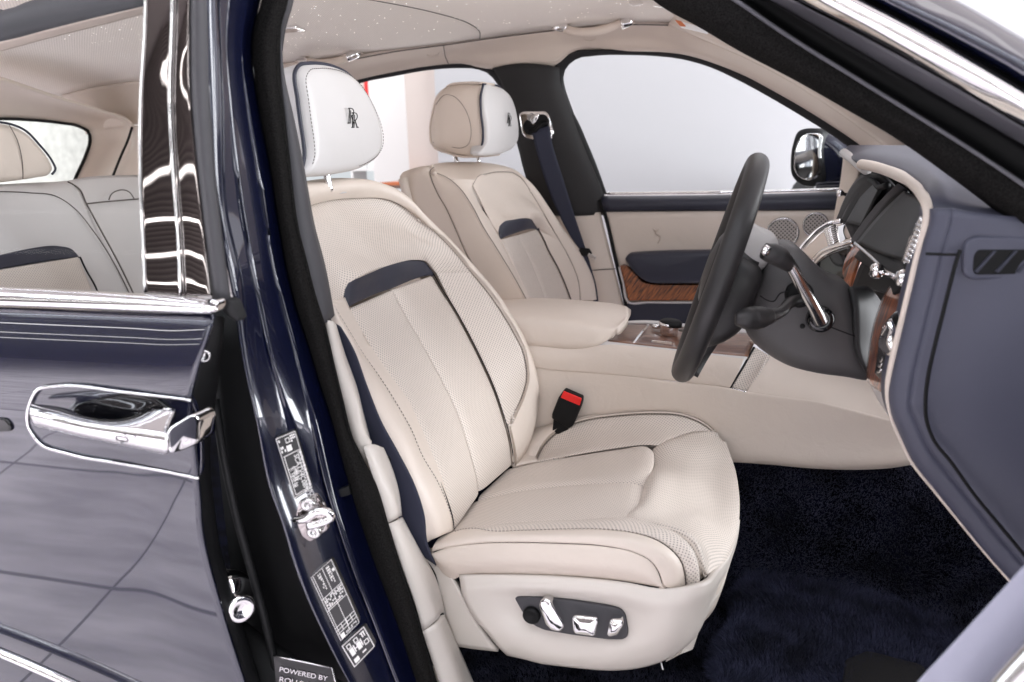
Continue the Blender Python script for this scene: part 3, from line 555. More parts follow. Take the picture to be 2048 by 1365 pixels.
# passenger headrest
fo = [(966,169,.285),(962,191,.275),(963,226,.27),(967,262,.27),(966,285,.272),(958,306,.28),(984,311,.36),(1007,305,.43),(1025,294,.50),(1035,275,.54),(1036,256,.55),(1030,226,.545),(1019,197,.525),(1001,177,.47),(984,171,.40)]
fo = planar(fo)
phr = pod('headrest', fo, ps, 'cream_cool_lit', back=(-.03,0,0), bulge=.02, rnd=.012, n=70)
ring0 = [(962,170,.285),(959,191,.272),(960,226,.266),(964,262,.266),(963,285,.268),(954,308,.28)]
ring1 = [(940,169,.29),(925,185,.268),(915,226,.262),(916,265,.262),(922,292,.27),(937,312,.285)]
ring2 = [(905,171,.30),(887,186,.28),(876,226,.275),(873,262,.275),(876,288,.28),(901,306,.30)]
ring3 = [(898,176,.33),(879,190,.33),(867,226,.33),(862,270,.33),(866,290,.33),(885,302,.34)]
surf('headrest_side', [ring0, ring1, ring2, ring3], ps, 'cream_soft', (20,20), thick=.02)
surf('headrest_cap', [[(966,169,.285),(940,168,.29),(905,171,.30),(893,177,.33)], [(990,172,.42),(960,172,.42),(925,175,.42),(905,180,.42)]], ps, 'cream_soft', (10,8))
surf('headrest_bottom', [[(958,306,.28),(937,312,.285),(901,306,.30),(868,291,.33)], [(1000,307,.43),(960,311,.43),(915,306,.43),(885,293,.43)]], ps, 'cream_soft', (10,8))
bx_ = [V(p) for p in ring3]
surf('headrest_rear', [ring3, [v_+W(.0,.2,0) for v_ in bx_]], ps, 'cream_soft', (10,6))
tube('headrest_piping', [(967,169,.283),(962,190,.272),(962,226,.266),(966,262,.266),(965,285,.27),(957,306,.28)], .0034, ps, 'navy', 40, 8)
tube('headrest_piping', [(966,169,.283),(984,170,.40),(1001,176,.47),(1015,190,.515)], .003, ps, 'navy', 30, 8)
tube('seam', [(872,210,.274),(890,190,.272),(905,192,.266),(928,215,.26),(940,245,.258),(942,270,.259),(936,290,.264),(925,296,.268),(900,294,.276),(866,285,.30)], .0009, ps, 'seam', 40, 6)
for a,b in (((906,300,.36),(916,334,.36)),((953,305,.47),(959,330,.47))): tube('headrest_post', [a,b], .0062, ps, 'chrome', 4, 12)
eo = on_plane(1003,240,fo,.0225)
emblem(ps, eo, V((1025,240,.51))-V((985,240,.33)), P(1008,200,.40)-P(1002,270,.40), .034)

YS = .66
# ---- centre console ----------------------------------------------
cons = surf('centre_console', [[(1000,682,-.15),(1063,726,-.153),(1210,742,-.155),(1320,761,-.158),(1459,777,-.158),(1492,784,-.158),(1576,796,-.165),(1631,803,-.175),(1686,816,-.19),(1777,840,-.22),(1850,860,-.25)],
  [(1020,780,-.156),(1100,800,-.157),(1250,830,-.157),(1400,850,-.16),(1520,865,-.165),(1620,875,-.175),(1720,885,-.195),(1830,900,-.24)],
  [(1040,860,-.156),(1150,880,-.157),(1300,895,-.16),(1462,911,-.165),(1539,917,-.17),(1631,926,-.18),(1722,928,-.20),(1788,924,-.23),(1840,915,-.26)],
  [(1040,960,-.15),(1200,960,-.15),(1462,925,-.155),(1539,930,-.155),(1631,938,-.165),(1722,940,-.185),(1788,936,-.215),(1840,926,-.25)]], car, 'cream', (50,16), .003, .006, sides='l', label='cream leather centre console with wood top and armrest')
surf('console_rail', [[(1000,680,-.145),(1063,690,-.147),(1150,698,-.148),(1210,690,-.148),(1272,693,-.148),(1334,700,-.148),(1430,711,-.148),(1488,718,-.148)],
  [(1005,692,-.153),(1063,702,-.155),(1150,708,-.156),(1210,703,-.156),(1272,705,-.156),(1334,712,-.156),(1430,722,-.156),(1484,729,-.156)],
  [(1010,722,-.157),(1063,735,-.158),(1210,750,-.158),(1320,761,-.158),(1459,777,-.158)]], cons, 'cream', (44,10), .003, .006, sides='r')
surf('console_rim', [[(1205,681,-.13),(1272,689,-.13),(1334,696,-.13),(1430,707,-.13),(1495,713,-.13)],[(1205,692,-.147),(1272,694,-.148),(1334,701,-.148),(1430,712,-.148),(1489,719,-.148)]], cons, 'cream_cool_lit', (24,5), .002,.004)
surf('console_rim', [[(1250,642,.13),(1290,640,.13),(1360,646,.13),(1470,657,.13),(1515,660,.13)],[(1246,646,.115),(1290,646,.115),(1360,652,.115),(1470,663,.115),(1512,667,.115)]], cons, 'cream_cool_lit', (24,5), .002,.004)
surf('console_wood', [[(1246,647,.113),(1290,648,.113),(1360,654,.113),(1470,664,.113),(1516,668,.113)],[(1215,683,-.128),(1272,690,-.128),(1334,697,-.128),(1430,708,-.128),(1495,714,-.128)]], cons, 'wood_console', (24,10))
AR = [[(978,600,.13),(1100,597,.13),(1173,602,.13),(1225,607,.125),(1252,613,.11)],
      [(980,606,.05),(1100,604,.05),(1180,610,.05),(1235,618,.04),(1257,622,.03)],
      [(988,622,-.09),(1100,626,-.09),(1180,636,-.09),(1228,645,-.085),(1250,645,-.07)],
      [(998,640,-.146),(1100,645,-.146),(1165,653,-.146),(1208,659,-.142),(1236,656,-.125)],
      [(1008,664,-.156),(1100,671,-.156),(1160,677,-.156),(1202,674,-.150),(1230,663,-.132)],
      [(1015,688,-.15),(1100,695,-.15),(1148,698,-.15),(1195,692,-.145),(1222,676,-.128)],
      [(1015,690,-.13),(1100,697,-.13),(1148,699,-.13),(1196,692,-.125),(1222,677,-.11)]]
arm = surf('armrest', AR, cons, 'cream', (36,30), thick=.02)
surf('armrest_front', [[(1252,613,.11),(1257,622,.03),(1252,640,-.05),(1236,657,-.12),(1228,665,-.13),(1222,677,-.125)],[(1262,620,.11),(1261,630,.06),(1256,640,0),(1246,652,-.06),(1236,664,-.10),(1226,676,-.12)]], cons, 'cream', (20,6))
for k_ in range(2): tube('armrest_button', [(1252-k_*8,642+k_*9,-.02-.03*k_),(1240-k_*8,658+k_*8,-.07-.02*k_)], .004, cons, 'chrome', 6, 8)
pod('gear_panel', [(1298,653,.09),(1400,662,.09),(1372,701,-.11),(1268,690,-.11)], cons, 'black_gloss', (0,.01,-.012), rnd=.002, rad=.006)
tube('panel_frame', [(1296,652,.092),(1282,668,0),(1266,690,-.112)], .004, cons, 'chrome', 12, 8)
lathe('controller', P(1338,664,.03)+W(0,0,.0), (0.1,0,1), [(.022,-.006),(.022,.012),(.026,.016),(.026,.022),(.020,.025),(0,.025)], cons, 'chrome')
lathe('controller_grip', P(1342,655,.03)+W(0,0,.012), (0.1,0,1), [(.0262,-.008),(.0262,.002),(.02,.006),(0,.007)], cons, 'black')
lathe('control_knob', P(1312,655,.06), (0.1,0,1), [(.010,-.002),(.010,.006),(.007,.008),(0,.008)], cons, 'chrome')
pod('control_button', [(1303,680,-.06),(1345,684,-.06),(1342,697,-.10),(1298,693,-.10)], cons, 'chrome', (0,.002,-.008), rnd=.002, rad=.004)
text('button_mark', 'RR', P(1318,694,-.092)+W(0,0,.001), P(1345,697,-.092)-P(1318,694,-.092), W(0,1,.6), .014, cons, 'black')
surf('console_front_recess', [[(1509,694,-.05),(1490,728,-.10),(1461,776,-.145)],[(1524,703,-.06),(1507,738,-.10),(1478,781,-.148)],[(1540,712,-.07),(1520,745,-.115),(1493,784,-.15)]], cons, 'perf', (16,8), label='perforated strip at the front end of the console')
tube('recess_edge', [(1508,695,-.055),(1488,731,-.105),(1460,777,-.15)], .0025, cons, 'black', 16, 6)
tube('recess_edge', [(1460,777,-.151),(1492,784,-.154)], .0022, cons, 'satin', 6, 6)
surf('knee_panel', [[(1500,680,-.02),(1620,700,-.02),(1740,740,-.02),(1830,770,-.05)],[(1540,712,-.07),(1620,735,-.08),(1700,755,-.10),(1800,790,-.14)],[(1514,752,-.12),(1600,765,-.13),(1690,785,-.15),(1800,815,-.20)],[(1493,785,-.155),(1576,797,-.163),(1631,804,-.173),(1686,817,-.188),(1777,841,-.218),(1850,861,-.248)]], cons, 'cream', (30,16), .002, .005, sides='r')

YS = 1.0
# ---- carpet, mat, pedals -----------------------------------------
FZ = .47
ft = surf('footwell_carpet', [[W(-.75,-.09,.74),W(-.3,-.09,.74),W(.02,-.092,.74),W(.35,-.11,.75),W(.75,-.20,.82)],[W(-.75,-.115,.64),W(-.3,-.115,.64),W(.05,-.118,.635),W(.35,-.14,.64),W(.75,-.22,.78)],[W(-.75,-.18,FZ+.02),W(-.3,-.18,FZ+.02),W(.05,-.185,FZ+.03),W(.40,-.21,FZ+.06),W(.8,-.23,.75)],[W(-.75,-.24,FZ),W(-.3,-.24,FZ),W(.05,-.26,FZ),W(.42,-.30,FZ+.03),W(.85,-.3,.72)],
  [W(-.75,-.5,FZ),W(-.3,-.5,FZ),W(.05,-.5,FZ),W(.42,-.5,FZ+.03),W(.85,-.5,.72)],[W(-.75,-.74,FZ),W(-.3,-.74,FZ),W(.05,-.74,FZ),W(.42,-.74,FZ+.03),W(.85,-.74,.72)]], car, 'carpet', (40,30), thick=.02, label='deep navy carpet of the driver footwell')
# ---- steering wheel and column -----------------------------------
WC = W(.002,-.40,1.205); WU = nrm((.30,0,.954)); WY = W(0,1,0); WA = np.cross(WY, WU)     # axis
WA = WA if WA[0] > 0 else -WA
def wp(r, a, h=0): a = math.radians(a); return WC+r*(WU*math.cos(a)+WY*math.sin(a))+WA*h
RW = .188
sw = tube('steering_wheel', [wp(RW, a) for a in range(0,360,10)], .0185, car, 'wheel', 120, 20, True, label='thick dark leather steering wheel seen edge on')
lathe('airbag_pad', WC+WA*.055, -WA, [(.07,0),(.075,.02),(.08,.05),(.075,.062),(.055,.072),(.02,.078),(0,.078)], sw, 'wheel', 48)
for a0, wd in ((90,18),(270,18),(180,16)):
    surf('spoke', [[wp(r, a0+da*k, h) for r,h,k in ((.06,.03,1.7),(.10,.022,1.3),(.14,.012,1.0),(.185,.004,1.1))] for da in (-wd,-wd/2,0,wd/2,wd)], sw, 'wheel', (14,10), thick=.024)
pod('hub_shroud', [(1489,444,-.44),(1520,460,-.44),(1556,481,-.44),(1558,500,-.44),(1545,520,-.44),(1520,545,-.44),(1490,560,-.44),(1462,520,-.44),(1470,480,-.44)], sw, 'column_grey', (0,.10,0), bulge=.02, rnd=.02, n=40)
pod('hub_back', [(1465,510,-.47),(1500,520,-.47),(1525,545,-.47),(1505,610,-.47),(1485,660,-.47),(1440,690,-.47),(1400,700,-.47),(1410,610,-.47),(1440,540,-.47)], sw, 'wheel', (0,.14,0), bulge=.02, rnd=.02, n=40)
col = pod('steering_column', [(1563,492,-.46),(1587,493,-.46),(1612,511,-.46),(1642,541,-.46),(1664,559,-.46),(1700,573,-.46),(1722,620,-.46),(1735,690,-.46),(1750,768,-.46),(1690,759,-.46),(1631,750,-.46),(1576,736,-.46),(1539,717,-.46),(1510,695,-.46),(1494,673,-.46),(1488,655,-.46),(1503,611,-.46),(1527,545,-.46)], car, 'column', (0,.13,0), bulge=.025, rnd=.035, n=70, label='dark grey steering column shroud')
surf('column_gaiter', [[(1700,574,-.47),(1708,600,-.49),(1711,650,-.495),(1713,690,-.495),(1725,730,-.49),(1752,770,-.47)],[(1720,572,-.45),(1735,600,-.47),(1738,650,-.48),(1736,700,-.48),(1745,740,-.48),(1760,772,-.46)],[(1745,580,-.40),(1765,610,-.40),(1768,650,-.42),(1765,700,-.42),(1764,745,-.44),(1765,775,-.45)]], col, 'rubber', (24,10))
tube('column_seam', [(1520,592,-.492),(1548,603,-.495),(1560,588,-.495),(1580,583,-.495)], .0012, col, 'black', 20, 6)
tube('column_seam', [(1655,652,-.497),(1680,662,-.497),(1712,674,-.493)], .0012, col, 'black', 12, 6)
lathe('screw_hole', P(1605,653,-.497), (0,-1,0), [(.004,-.002),(.004,.0005),(0,.0005)], col, 'black')
# shifter stalk (chrome with black tip) and indicator stalk
st = tube('gear_stalk', [(1642,642,-.50),(1625,610,-.53),(1605,575,-.55),(1580,530,-.57),(1570,515,-.575)], [.012,.0095,.009,.009,.009], car, 'satin', 40, 14, label='chrome gear stalk with black tip')
tube('stalk_tip', [(1580,535,-.568),(1568,522,-.575),(1552,510,-.58),(1536,505,-.585),(1528,502,-.587)], [.009,.0125,.0155,.015,.012], st, 'wheel', 24, 14)
lathe('tip_button', P(1532,502,-.60), P(1520,498,-.60)-P(1540,508,-.60), [(.008,-.004),(.008,.004),(.006,.006),(0,.006)], st, 'chrome')
lathe('stalk_base', P(1642,640,-.497), (0,-1,.1), [(.022,-.012),(.020,.002),(.016,.005),(.012,.005)], st, 'black_gloss')
s2 = tube('indicator_stalk', [(1598,600,-.50),(1580,606,-.53),(1560,625,-.56),(1540,632,-.575),(1530,633,-.58)], [.009,.009,.0085,.009,.012], car, 'wheel', 40, 14, label='black curved indicator stalk')
tube('stalk_tip', [(1545,632,-.575),(1530,634,-.58),(1505,637,-.59),(1485,638,-.60),(1471,638,-.602)], [.011,.0165,.0185,.0165,.010], s2, 'wheel', 24, 14)
lathe('stalk_base', P(1600,590,-.497), (0,-1,.1), [(.022,-.012),(.020,.003),(.014,.005),(.010,.005)], s2, 'black')

# ---- dashboard ---------------------------------------------------
# outer end panel (faces the open door)
edgeD = [(1858,418,-.70),(1857,443,-.70),(1847,477,-.70),(1838,511,-.70),(1827,560,-.70),(1812,622,-.70),(1796,690,-.70),(1782,750,-.70),(1776,787,-.70),(1782,830,-.70),(1797,866,-.70),(1824,922,-.70),(1866,976,-.70),(1915,1037,-.70),(1978,1114,-.70),(2050,1192,-.70)]
dash = surf('dashboard', [[V(p)+W(0,.05,0) for p in edgeD], edgeD, [(p[0]+6,p[1],-.722) for p in edgeD], [(p[0]+45-(10 if p[1]>800 else 0),p[1]-(20 if p[1]>800 else 0),-.735) for p in edgeD]], car, 'navy_dash', (60,14), label='navy leather dashboard with cream lip')
seamD = [(1903,418,-.735),(1902,443,-.735),(1892,477,-.735),(1883,511,-.735),(1872,560,-.735),(1857,622,-.735),(1846,690,-.735)]
inner = [(p[0]+45-(10 if p[1]>800 else 0),p[1]-(20 if p[1]>800 else 0),-.735) for p in edgeD]
surf('end_panel', [inner, [(1990,430,-.745),(1990,520,-.75),(1975,620,-.75),(1960,720,-.75),(1955,800,-.75),(1975,880,-.75),(2020,960,-.75),(2100,1050,-.75)], [(2120,440,-.75),(2120,600,-.76),(2110,750,-.76),(2120,900,-.76),(2160,1040,-.76)]], dash, 'navy_dash', (44,18), thick=.01)
tube('panel_gap', [(1852,508,-.738),(1880,509,-.748),(1917,510,-.752)], .0018, dash, 'black', 12, 6)
tube('panel_gap', [(1920,500,-.754),(1912,525,-.754),(1901,566,-.754),(1885,630,-.754),(1870,690,-.754),(1856,755,-.754),(1851,800,-.752),(1853,840,-.75),(1870,885,-.75),(1900,922,-.754),(1945,985,-.757),(2000,1052,-.76),(2050,1112,-.762)], .0024, dash, 'black', 60, 6)
tube('cream_lip', [(1723,329,-.21),(1745,333,-.30),(1775,342,-.41),(1800,352,-.50),(1825,368,-.59),(1843,388,-.655),(1853,408,-.69),(1856,430,-.704),(1852,452,-.706),(1842,490,-.706),(1833,525,-.706),(1820,580,-.706),(1803,650,-.706),(1785,725,-.706),(1776,775,-.706),(1776,800,-.706),(1784,838,-.706),(1800,876,-.706),(1824,924,-.706),(1868,980,-.706),(1917,1040,-.706),(1980,1116,-.706),(2030,1172,-.706)], [.009]*3+[.0085]*3+[.007]*3+[.0048]*4+[.0028]*6, dash, 'cream', 140, 14)
# top pad
tp = surf('dash_top', [[(1690,300,.55),(1700,310,.33),(1722,325,-.20),(1760,334,-.35),(1800,347,-.50),(1835,370,-.62),(1856,400,-.69),(1864,430,-.71)],
  [(1695,293,.55),(1712,303,.30),(1732,311,-.18),(1772,318,-.33),(1815,330,-.48),(1850,352,-.60),(1875,385,-.68),(1885,425,-.71)],
  [(1715,291,.55),(1740,292,.30),(1780,298,-.10),(1820,306,-.30),(1860,322,-.46),(1890,350,-.58),(1910,385,-.67),(1918,425,-.715)],
  [(1760,291,.55),(1800,292,.30),(1840,293,-.05),(1880,300,-.26),(1915,318,-.43),(1945,350,-.56),(1965,388,-.66),(1985,435,-.73)],
  [(1850,291,.55),(1890,292,.30),(1930,295,.0),(1970,304,-.2),(2000,325,-.40),(2030,360,-.55),(2060,400,-.66),(2110,445,-.74)]], dash, 'navy_dash', (40,24), thick=.02)
surf('hood_underside', [[(1723,332,-.21),(1775,345,-.41),(1825,372,-.59),(1850,408,-.69)],[(1760,345,-.15),(1800,362,-.35),(1838,385,-.55),(1852,412,-.68)]], dash, 'cream_soft', (16,5))
tube('far_lip_edge', [(1688,306,.52),(1696,312,.40),(1708,321,.22),(1722,333,.02),(1732,341,-.12)], [.012,.011,.010,.009], dash, 'cream_cool_lit', 30, 12)
surf('dash_dark_backing', [[(1640,310,.42,'x'),(1830,300,.42,'x')],[(1560,470,.40,'x'),(1830,420,.40,'x')],[(1560,640,.40,'x'),(1830,640,.40,'x')],[(1640,800,.40,'x'),(1830,900,.40,'x')]], dash, 'black', (6,6))  # black backing sheet, paints the dark seen through dash gaps
surf('far_lip', [[(1684,300,.55),(1688,306,.45),(1704,319,.20),(1722,333,-.05)],[(1684,306,.55),(1690,314,.45),(1706,328,.20),(1728,343,-.05)],[(1692,310,.55),(1704,321,.45),(1722,336,.20),(1742,347,-.05)]], dash, 'cream_cool_lit', (20,8), thick=.008)
surf('dash_end_far', [[(1687,305,.56),(1681,360,.57),(1670,420,.58),(1664,470,.58)],[(1720,335,.50),(1706,380,.50),(1690,430,.52),(1680,480,.52)]], dash, 'cream', (12,6))
lathe('vent_pull', P(1687,388,.50), P(1680,386,.50)-P(1697,391,.50), [(.006,-.03),(.006,0),(.011,.006),(.010,.016),(0,.018)], dash, 'chrome')
# screens and frames
surf('fascia', [[(1660,470,.30),(1700,380,.20),(1755,350,.0)],[(1690,490,.0),(1740,430,-.05),(1800,380,-.1)],[(1715,520,-.25),(1770,460,-.3),(1850,400,-.4)],[(1800,560,-.60),(1840,480,-.66),(1850,420,-.68)]], dash, 'dark_trim', (20,20), thick=.01)
surf('instrument_screen', [[(1713,485,-.27),(1760,428,-.27),(1808,382,-.27)],[(1755,505,-.42),(1805,450,-.44),(1838,398,-.46)],[(1811,522,-.60),(1838,470,-.62),(1850,420,-.64)]], dash, 'screen', (16,16), label='switched off instrument screen')
surf('screen_frame', [[(1700,480,-.22),(1735,430,-.22),(1772,388,-.22),(1795,366,-.22)],[(1710,487,-.25),(1748,436,-.25),(1784,394,-.25),(1810,376,-.25)]], dash, 'grey_trim', (16,5), .002,.004)
surf('screen_frame', [[(1710,487,-.25),(1748,436,-.25),(1784,394,-.25),(1810,376,-.25)],[(1716,491,-.268),(1755,440,-.268),(1792,398,-.268),(1816,381,-.268)]], dash, 'black', (16,5))
surf('screen_frame', [[(1682,443,.12),(1700,408,.12),(1722,374,.12),(1736,359,.12)],[(1692,447,.09),(1710,412,.09),(1732,378,.09),(1746,363,.09)]], dash, 'rubber', (12,5), .002,.004)
surf('centre_screen', [[(1691,446,.09),(1710,411,.09),(1732,377,.09),(1745,362,.09)],[(1722,452,-.1),(1738,420,-.1),(1752,390,-.1),(1760,374,-.1)]], dash, 'screen', (12,10))
surf('passenger_fascia', [[(1676,430,.4),(1690,395,.4),(1712,360,.4),(1732,342,.4)],[(1684,442,.13),(1702,406,.13),(1724,372,.13),(1738,357,.13)]], dash, 'grey_trim', (12,8))
tube('screen_trim', [(1737,358,.10),(1750,366,-.02),(1760,375,-.1),(1776,370,-.15)], .006, dash, 'black', 20, 8)
tube('screen_trim', [(1693,440,.125),(1706,410,.125),(1722,384,.125),(1734,366,.125)], .004, dash, 'chrome', 20, 8)
# centre vents: chrome arch, cream inset, ribbed roller
ring = [(1600,500,.02),(1618,478,.06),(1640,458,.09),(1668,444,.10),(1683,442,.09)]
for dx in (0,9): tube('vent_frame', [(p[0]+dx*.6,p[1]+dx,p[2]-.012*dx/9) for p in ring], .005, dash, 'chrome', 30, 8)
ring2_ = [(1627,520,-.06),(1645,503,-.08),(1668,494,-.10),(1690,489,-.12),(1704,484,-.14)]
for dx in (0,8): tube('vent_frame', [(p[0]+dx*.3,p[1]+dx,p[2]-.01) for p in ring2_], .004, dash, 'chrome', 30, 8)
surf('vent_inset', [[(1606,502,.0),(1624,484,.03),(1645,466,.05),(1660,460,.05)],[(1614,512,-.03),(1632,496,-.03),(1652,480,-.02),(1668,470,-.02)],[(1627,522,-.06),(1645,506,-.08),(1660,498,-.09),(1680,490,-.10)]], dash, 'cream_soft', (16,8))
surf('vent_plate', [[(1664,462,.04),(1676,452,.04),(1690,446,.04)],[(1672,478,-.04),(1686,466,-.04),(1698,462,-.04)],[(1680,490,-.10),(1694,483,-.10),(1704,480,-.11)]], dash, 'chrome', (12,10))
for k_ in range(9):
    t = k_/8; tube('roller_rib', [(1649+t*8,460+t*32,.035-.11*t),(1658+t*8,456+t*32,.03-.11*t),(1670+t*7,452+t*32,.04-.11*t)], .003, dash, 'chrome', 8, 6)
surf('gloss_panel', [[(1628,528,-.07),(1660,505,-.11),(1700,492,-.15)],[(1635,545,-.10),(1665,535,-.14),(1700,520,-.18)],[(1650,558,-.14),(1680,560,-.18),(1712,545,-.22)]], dash, 'black_gloss', (12,10))
surf('wood_fascia', [[(1664,562,-.14),(1672,535,-.14),(1686,508,-.13),(1706,490,-.14)],[(1680,566,-.18),(1690,535,-.18),(1704,506,-.18),(1716,492,-.18)],[(1702,574,-.22),(1712,540,-.22),(1722,512,-.22),(1730,500,-.22)]], dash, 'wood_dash', (16,8), label='brown wood strip beside the instrument screen')
surf('lower_binnacle', [[(1704,575,-.23),(1716,540,-.23),(1728,505,-.23),(1716,492,-.23)],[(1740,580,-.35),(1755,560,-.38),(1765,535,-.40),(1758,512,-.40)],[(1790,590,-.58),(1806,570,-.62),(1815,545,-.63),(1822,524,-.64)]], dash, 'black', (16,12))
surf('binnacle_shelf', [[(1711,487,-.25),(1730,505,-.35),(1760,530,-.47),(1800,562,-.62)],[(1716,484,-.25),(1750,500,-.38),(1790,520,-.52),(1815,535,-.62)]], dash, 'black', (16,6))
tube('binnacle_edge', [(1711,487,-.26),(1740,512,-.38),(1770,540,-.50),(1808,572,-.64)], .0035, dash, 'satin', 20, 8)
lathe('organ_stop_knob', P(1766,545,-.52), P(1750,541,-.52)-P(1775,547,-.52), [(.005,-.02),(.005,.0),(.011,.004),(.012,.012),(.008,.018),(0,.018)], dash, 'chrome')
tube('organ_stop_rod', [(1768,546,-.52),(1790,553,-.57),(1812,560,-.62)], [.006,.004,.006], dash, 'chrome', 16, 10)
lathe('organ_stop_knob', P(1812,558,-.62), P(1800,556,-.62)-P(1822,562,-.62), [(.007,-.01),(.012,0),(.012,.008),(.006,.014),(0,.014)], dash, 'chrome')
for k_ in range(8):
    t = k_/7; tube('vent_grille', [(1812+t*26,520-t*70,-.635-.03*t),(1822+t*24,524-t*70,-.66-.03*t)], .0035, dash, 'chrome', 5, 6)
tube('vent_grille', [(1810,524,-.63),(1822,485,-.645),(1836,455,-.66),(1846,436,-.67)], .004, dash, 'chrome', 24, 8)
surf('wood_fascia', [[(1732,760,-.50),(1737,700,-.50),(1752,630,-.50),(1768,590,-.50),(1784,566,-.50)],[(1740,770,-.56),(1752,700,-.56),(1768,630,-.56),(1785,590,-.56),(1800,572,-.56)],[(1772,790,-.68),(1788,720,-.68),(1803,650,-.68),(1815,600,-.68),(1822,575,-.68)]], dash, 'wood_dash', (24,12), label='brown wood strip beside the light switch')
pod('switch_plate', [(1755,700,-.60),(1756,690,-.60),(1775,720,-.66),(1792,735,-.69),(1783,770,-.69),(1762,762,-.63),(1749,748,-.60)], dash, 'black_gloss', (.01,.01,0), rnd=.002, rad=.003)
pod('light_switch', [(1755,690,-.63),(1762,665,-.63),(1775,640,-.64),(1792,622,-.65),(1806,622,-.67),(1803,660,-.69),(1790,700,-.69),(1782,712,-.68),(1768,704,-.65)], dash, 'chrome', (.02,.01,0), bulge=.004, rnd=.004, n=30)
tube('light_switch_lever', [(1779,646,-.68),(1784,665,-.69),(1780,682,-.70),(1788,700,-.70)], .005, dash, 'chrome', 20, 8)
for k_ in range(3): tube('switch_mark', [(1756+k_*2,742-k_*11,-.615),(1760+k_*2,745-k_*11,-.625),(1763+k_*2,738-k_*11,-.63)], .0022, dash, 'satin', 8, 6)
surf('lower_dash', [[(1740,768,-.52),(1760,780,-.60),(1790,790,-.69)],[(1755,800,-.50),(1775,830,-.60),(1800,868,-.69)]], dash, 'cream_cool_lit', (10,6))
# side demister vent
vp = pod('side_vent', [(1926,505,-.752),(1932,484,-.752),(1950,474,-.752),(2070,474,-.752),(2090,560,-.752),(1940,560,-.752),(1926,548,-.752)], dash, 'navy_dash', (0,.01,0), rnd=.004, rad=.012, label='slatted side vent in the dashboard end')
pod('vent_opening', [(1948,512,-.7535),(1956,500,-.7535),(2070,500,-.7535),(2075,548,-.7535),(1952,550,-.7535),(1946,542,-.7535)], dash, 'black', (0,.01,0), rnd=.001, rad=.006)
for k_ in range(4):
    x = 1948+k_*42; pod('vent_slat', [(x,544,-.756),(x+40,502,-.756),(x+47,502,-.756),(x+7,547,-.756)], dash, 'navy', (0,.01,0), rnd=.001, rad=.001)

# ---- far front door ----------------------------------------------
fd = surf('far_front_door', [[(1208,424,.735),(1400,422,.735),(1550,421,.735),(1760,419,.735)],[(1218,470,.73),(1400,468,.73),(1550,466,.73),(1760,462,.73)],[(1234,528,.73),(1400,526,.73),(1550,524,.73),(1760,520,.73)],[(1262,650,.74),(1400,650,.74),(1560,650,.74),(1760,650,.74)]], car, 'cream', (40,16), thick=.02, label='far front door with cream panel, wood strip and speakers')
surf('sill_pad', [[(1206,392,.765),(1455,390,.765),(1600,386,.765),(1770,380,.765)],[(1203,398,.735),(1455,396,.735),(1600,392,.735),(1770,386,.735)],[(1205,412,.722),(1455,410,.722),(1600,408,.722),(1770,403,.722)],[(1208,424,.732),(1455,422,.732),(1600,421,.732),(1770,418,.732)]], fd, 'navy', (30,12), thick=.008)
tube('sill_chrome', [(1210,388,.785),(1455,385,.785),(1600,382,.785),(1780,376,.785)], .006, fd, 'chrome', 30, 10)
for (cx,cy,r) in ((1565,467,30),(1631,450,23)):
    c_ = P(cx,cy,.727); R_ = r/F*2.42
    lathe('speaker_ring', c_, (0,-1,0), [(R_*.90,-.004),(R_*1.02,-.002),(R_*1.02,.003),(R_*.92,.005),(R_*.88,.002)], fd, 'satin', 48)
    n_ = 40; vv = [c_+W(0,-.003,0)]+[c_+W(R_*.9*math.cos(2*math.pi*k/n_),-.002,R_*.9*math.sin(2*math.pi*k/n_)) for k in range(n_)]
    mesh('speaker_grille', vv, [(0,1+k,1+(k+1)%n_) for k in range(n_)], 'speaker', fd, uv=np.array([(v_[0],v_[2]) for v_ in vv]))
pod('door_armrest', [(1247,520,.66),(1256,509,.66),(1300,506,.66),(1356,504,.66),(1440,503,.66),(1440,569,.66),(1360,569,.66),(1305,569,.66),(1290,565,.66),(1276,556,.66),(1261,540,.66)], fd, 'navy', (0,.08,0), bulge=.005, rnd=.025, rad=.02)
pod('door_wood', [(1240,532,.715),(1249,529,.715),(1265,545,.715),(1285,566,.715),(1310,571,.715),(1440,571,.715),(1440,602,.715),(1257,602,.715)], fd, 'wood_door', (0,.015,0), rnd=.002, rad=.004)
tube('door_trim_line', [(1238,534,.712),(1246,565,.712),(1256,604,.712),(1300,605,.712),(1440,605,.712)], .0035, fd, 'cream_cool_lit', 30, 8)
pod('door_pocket', [(1254,607,.715),(1440,607,.715),(1440,655,.715),(1262,655,.715)], fd, 'navy', (0,.02,0), rnd=.004, rad=.006)
tube('door_gap', [(1200,400,.735),(1210,430,.73),(1230,515,.725),(1245,580,.725),(1258,645,.725)], .006, fd, 'black', 30, 8)
tube('door_emblem', [(1317,458,.728),(1312,468,.727),(1320,472,.727),(1316,486,.727)], .002, fd, 'cream_soft', 16, 6)
tube('door_emblem', [(1312,463,.728),(1306,458,.728)], .002, fd, 'cream_soft', 6, 6)
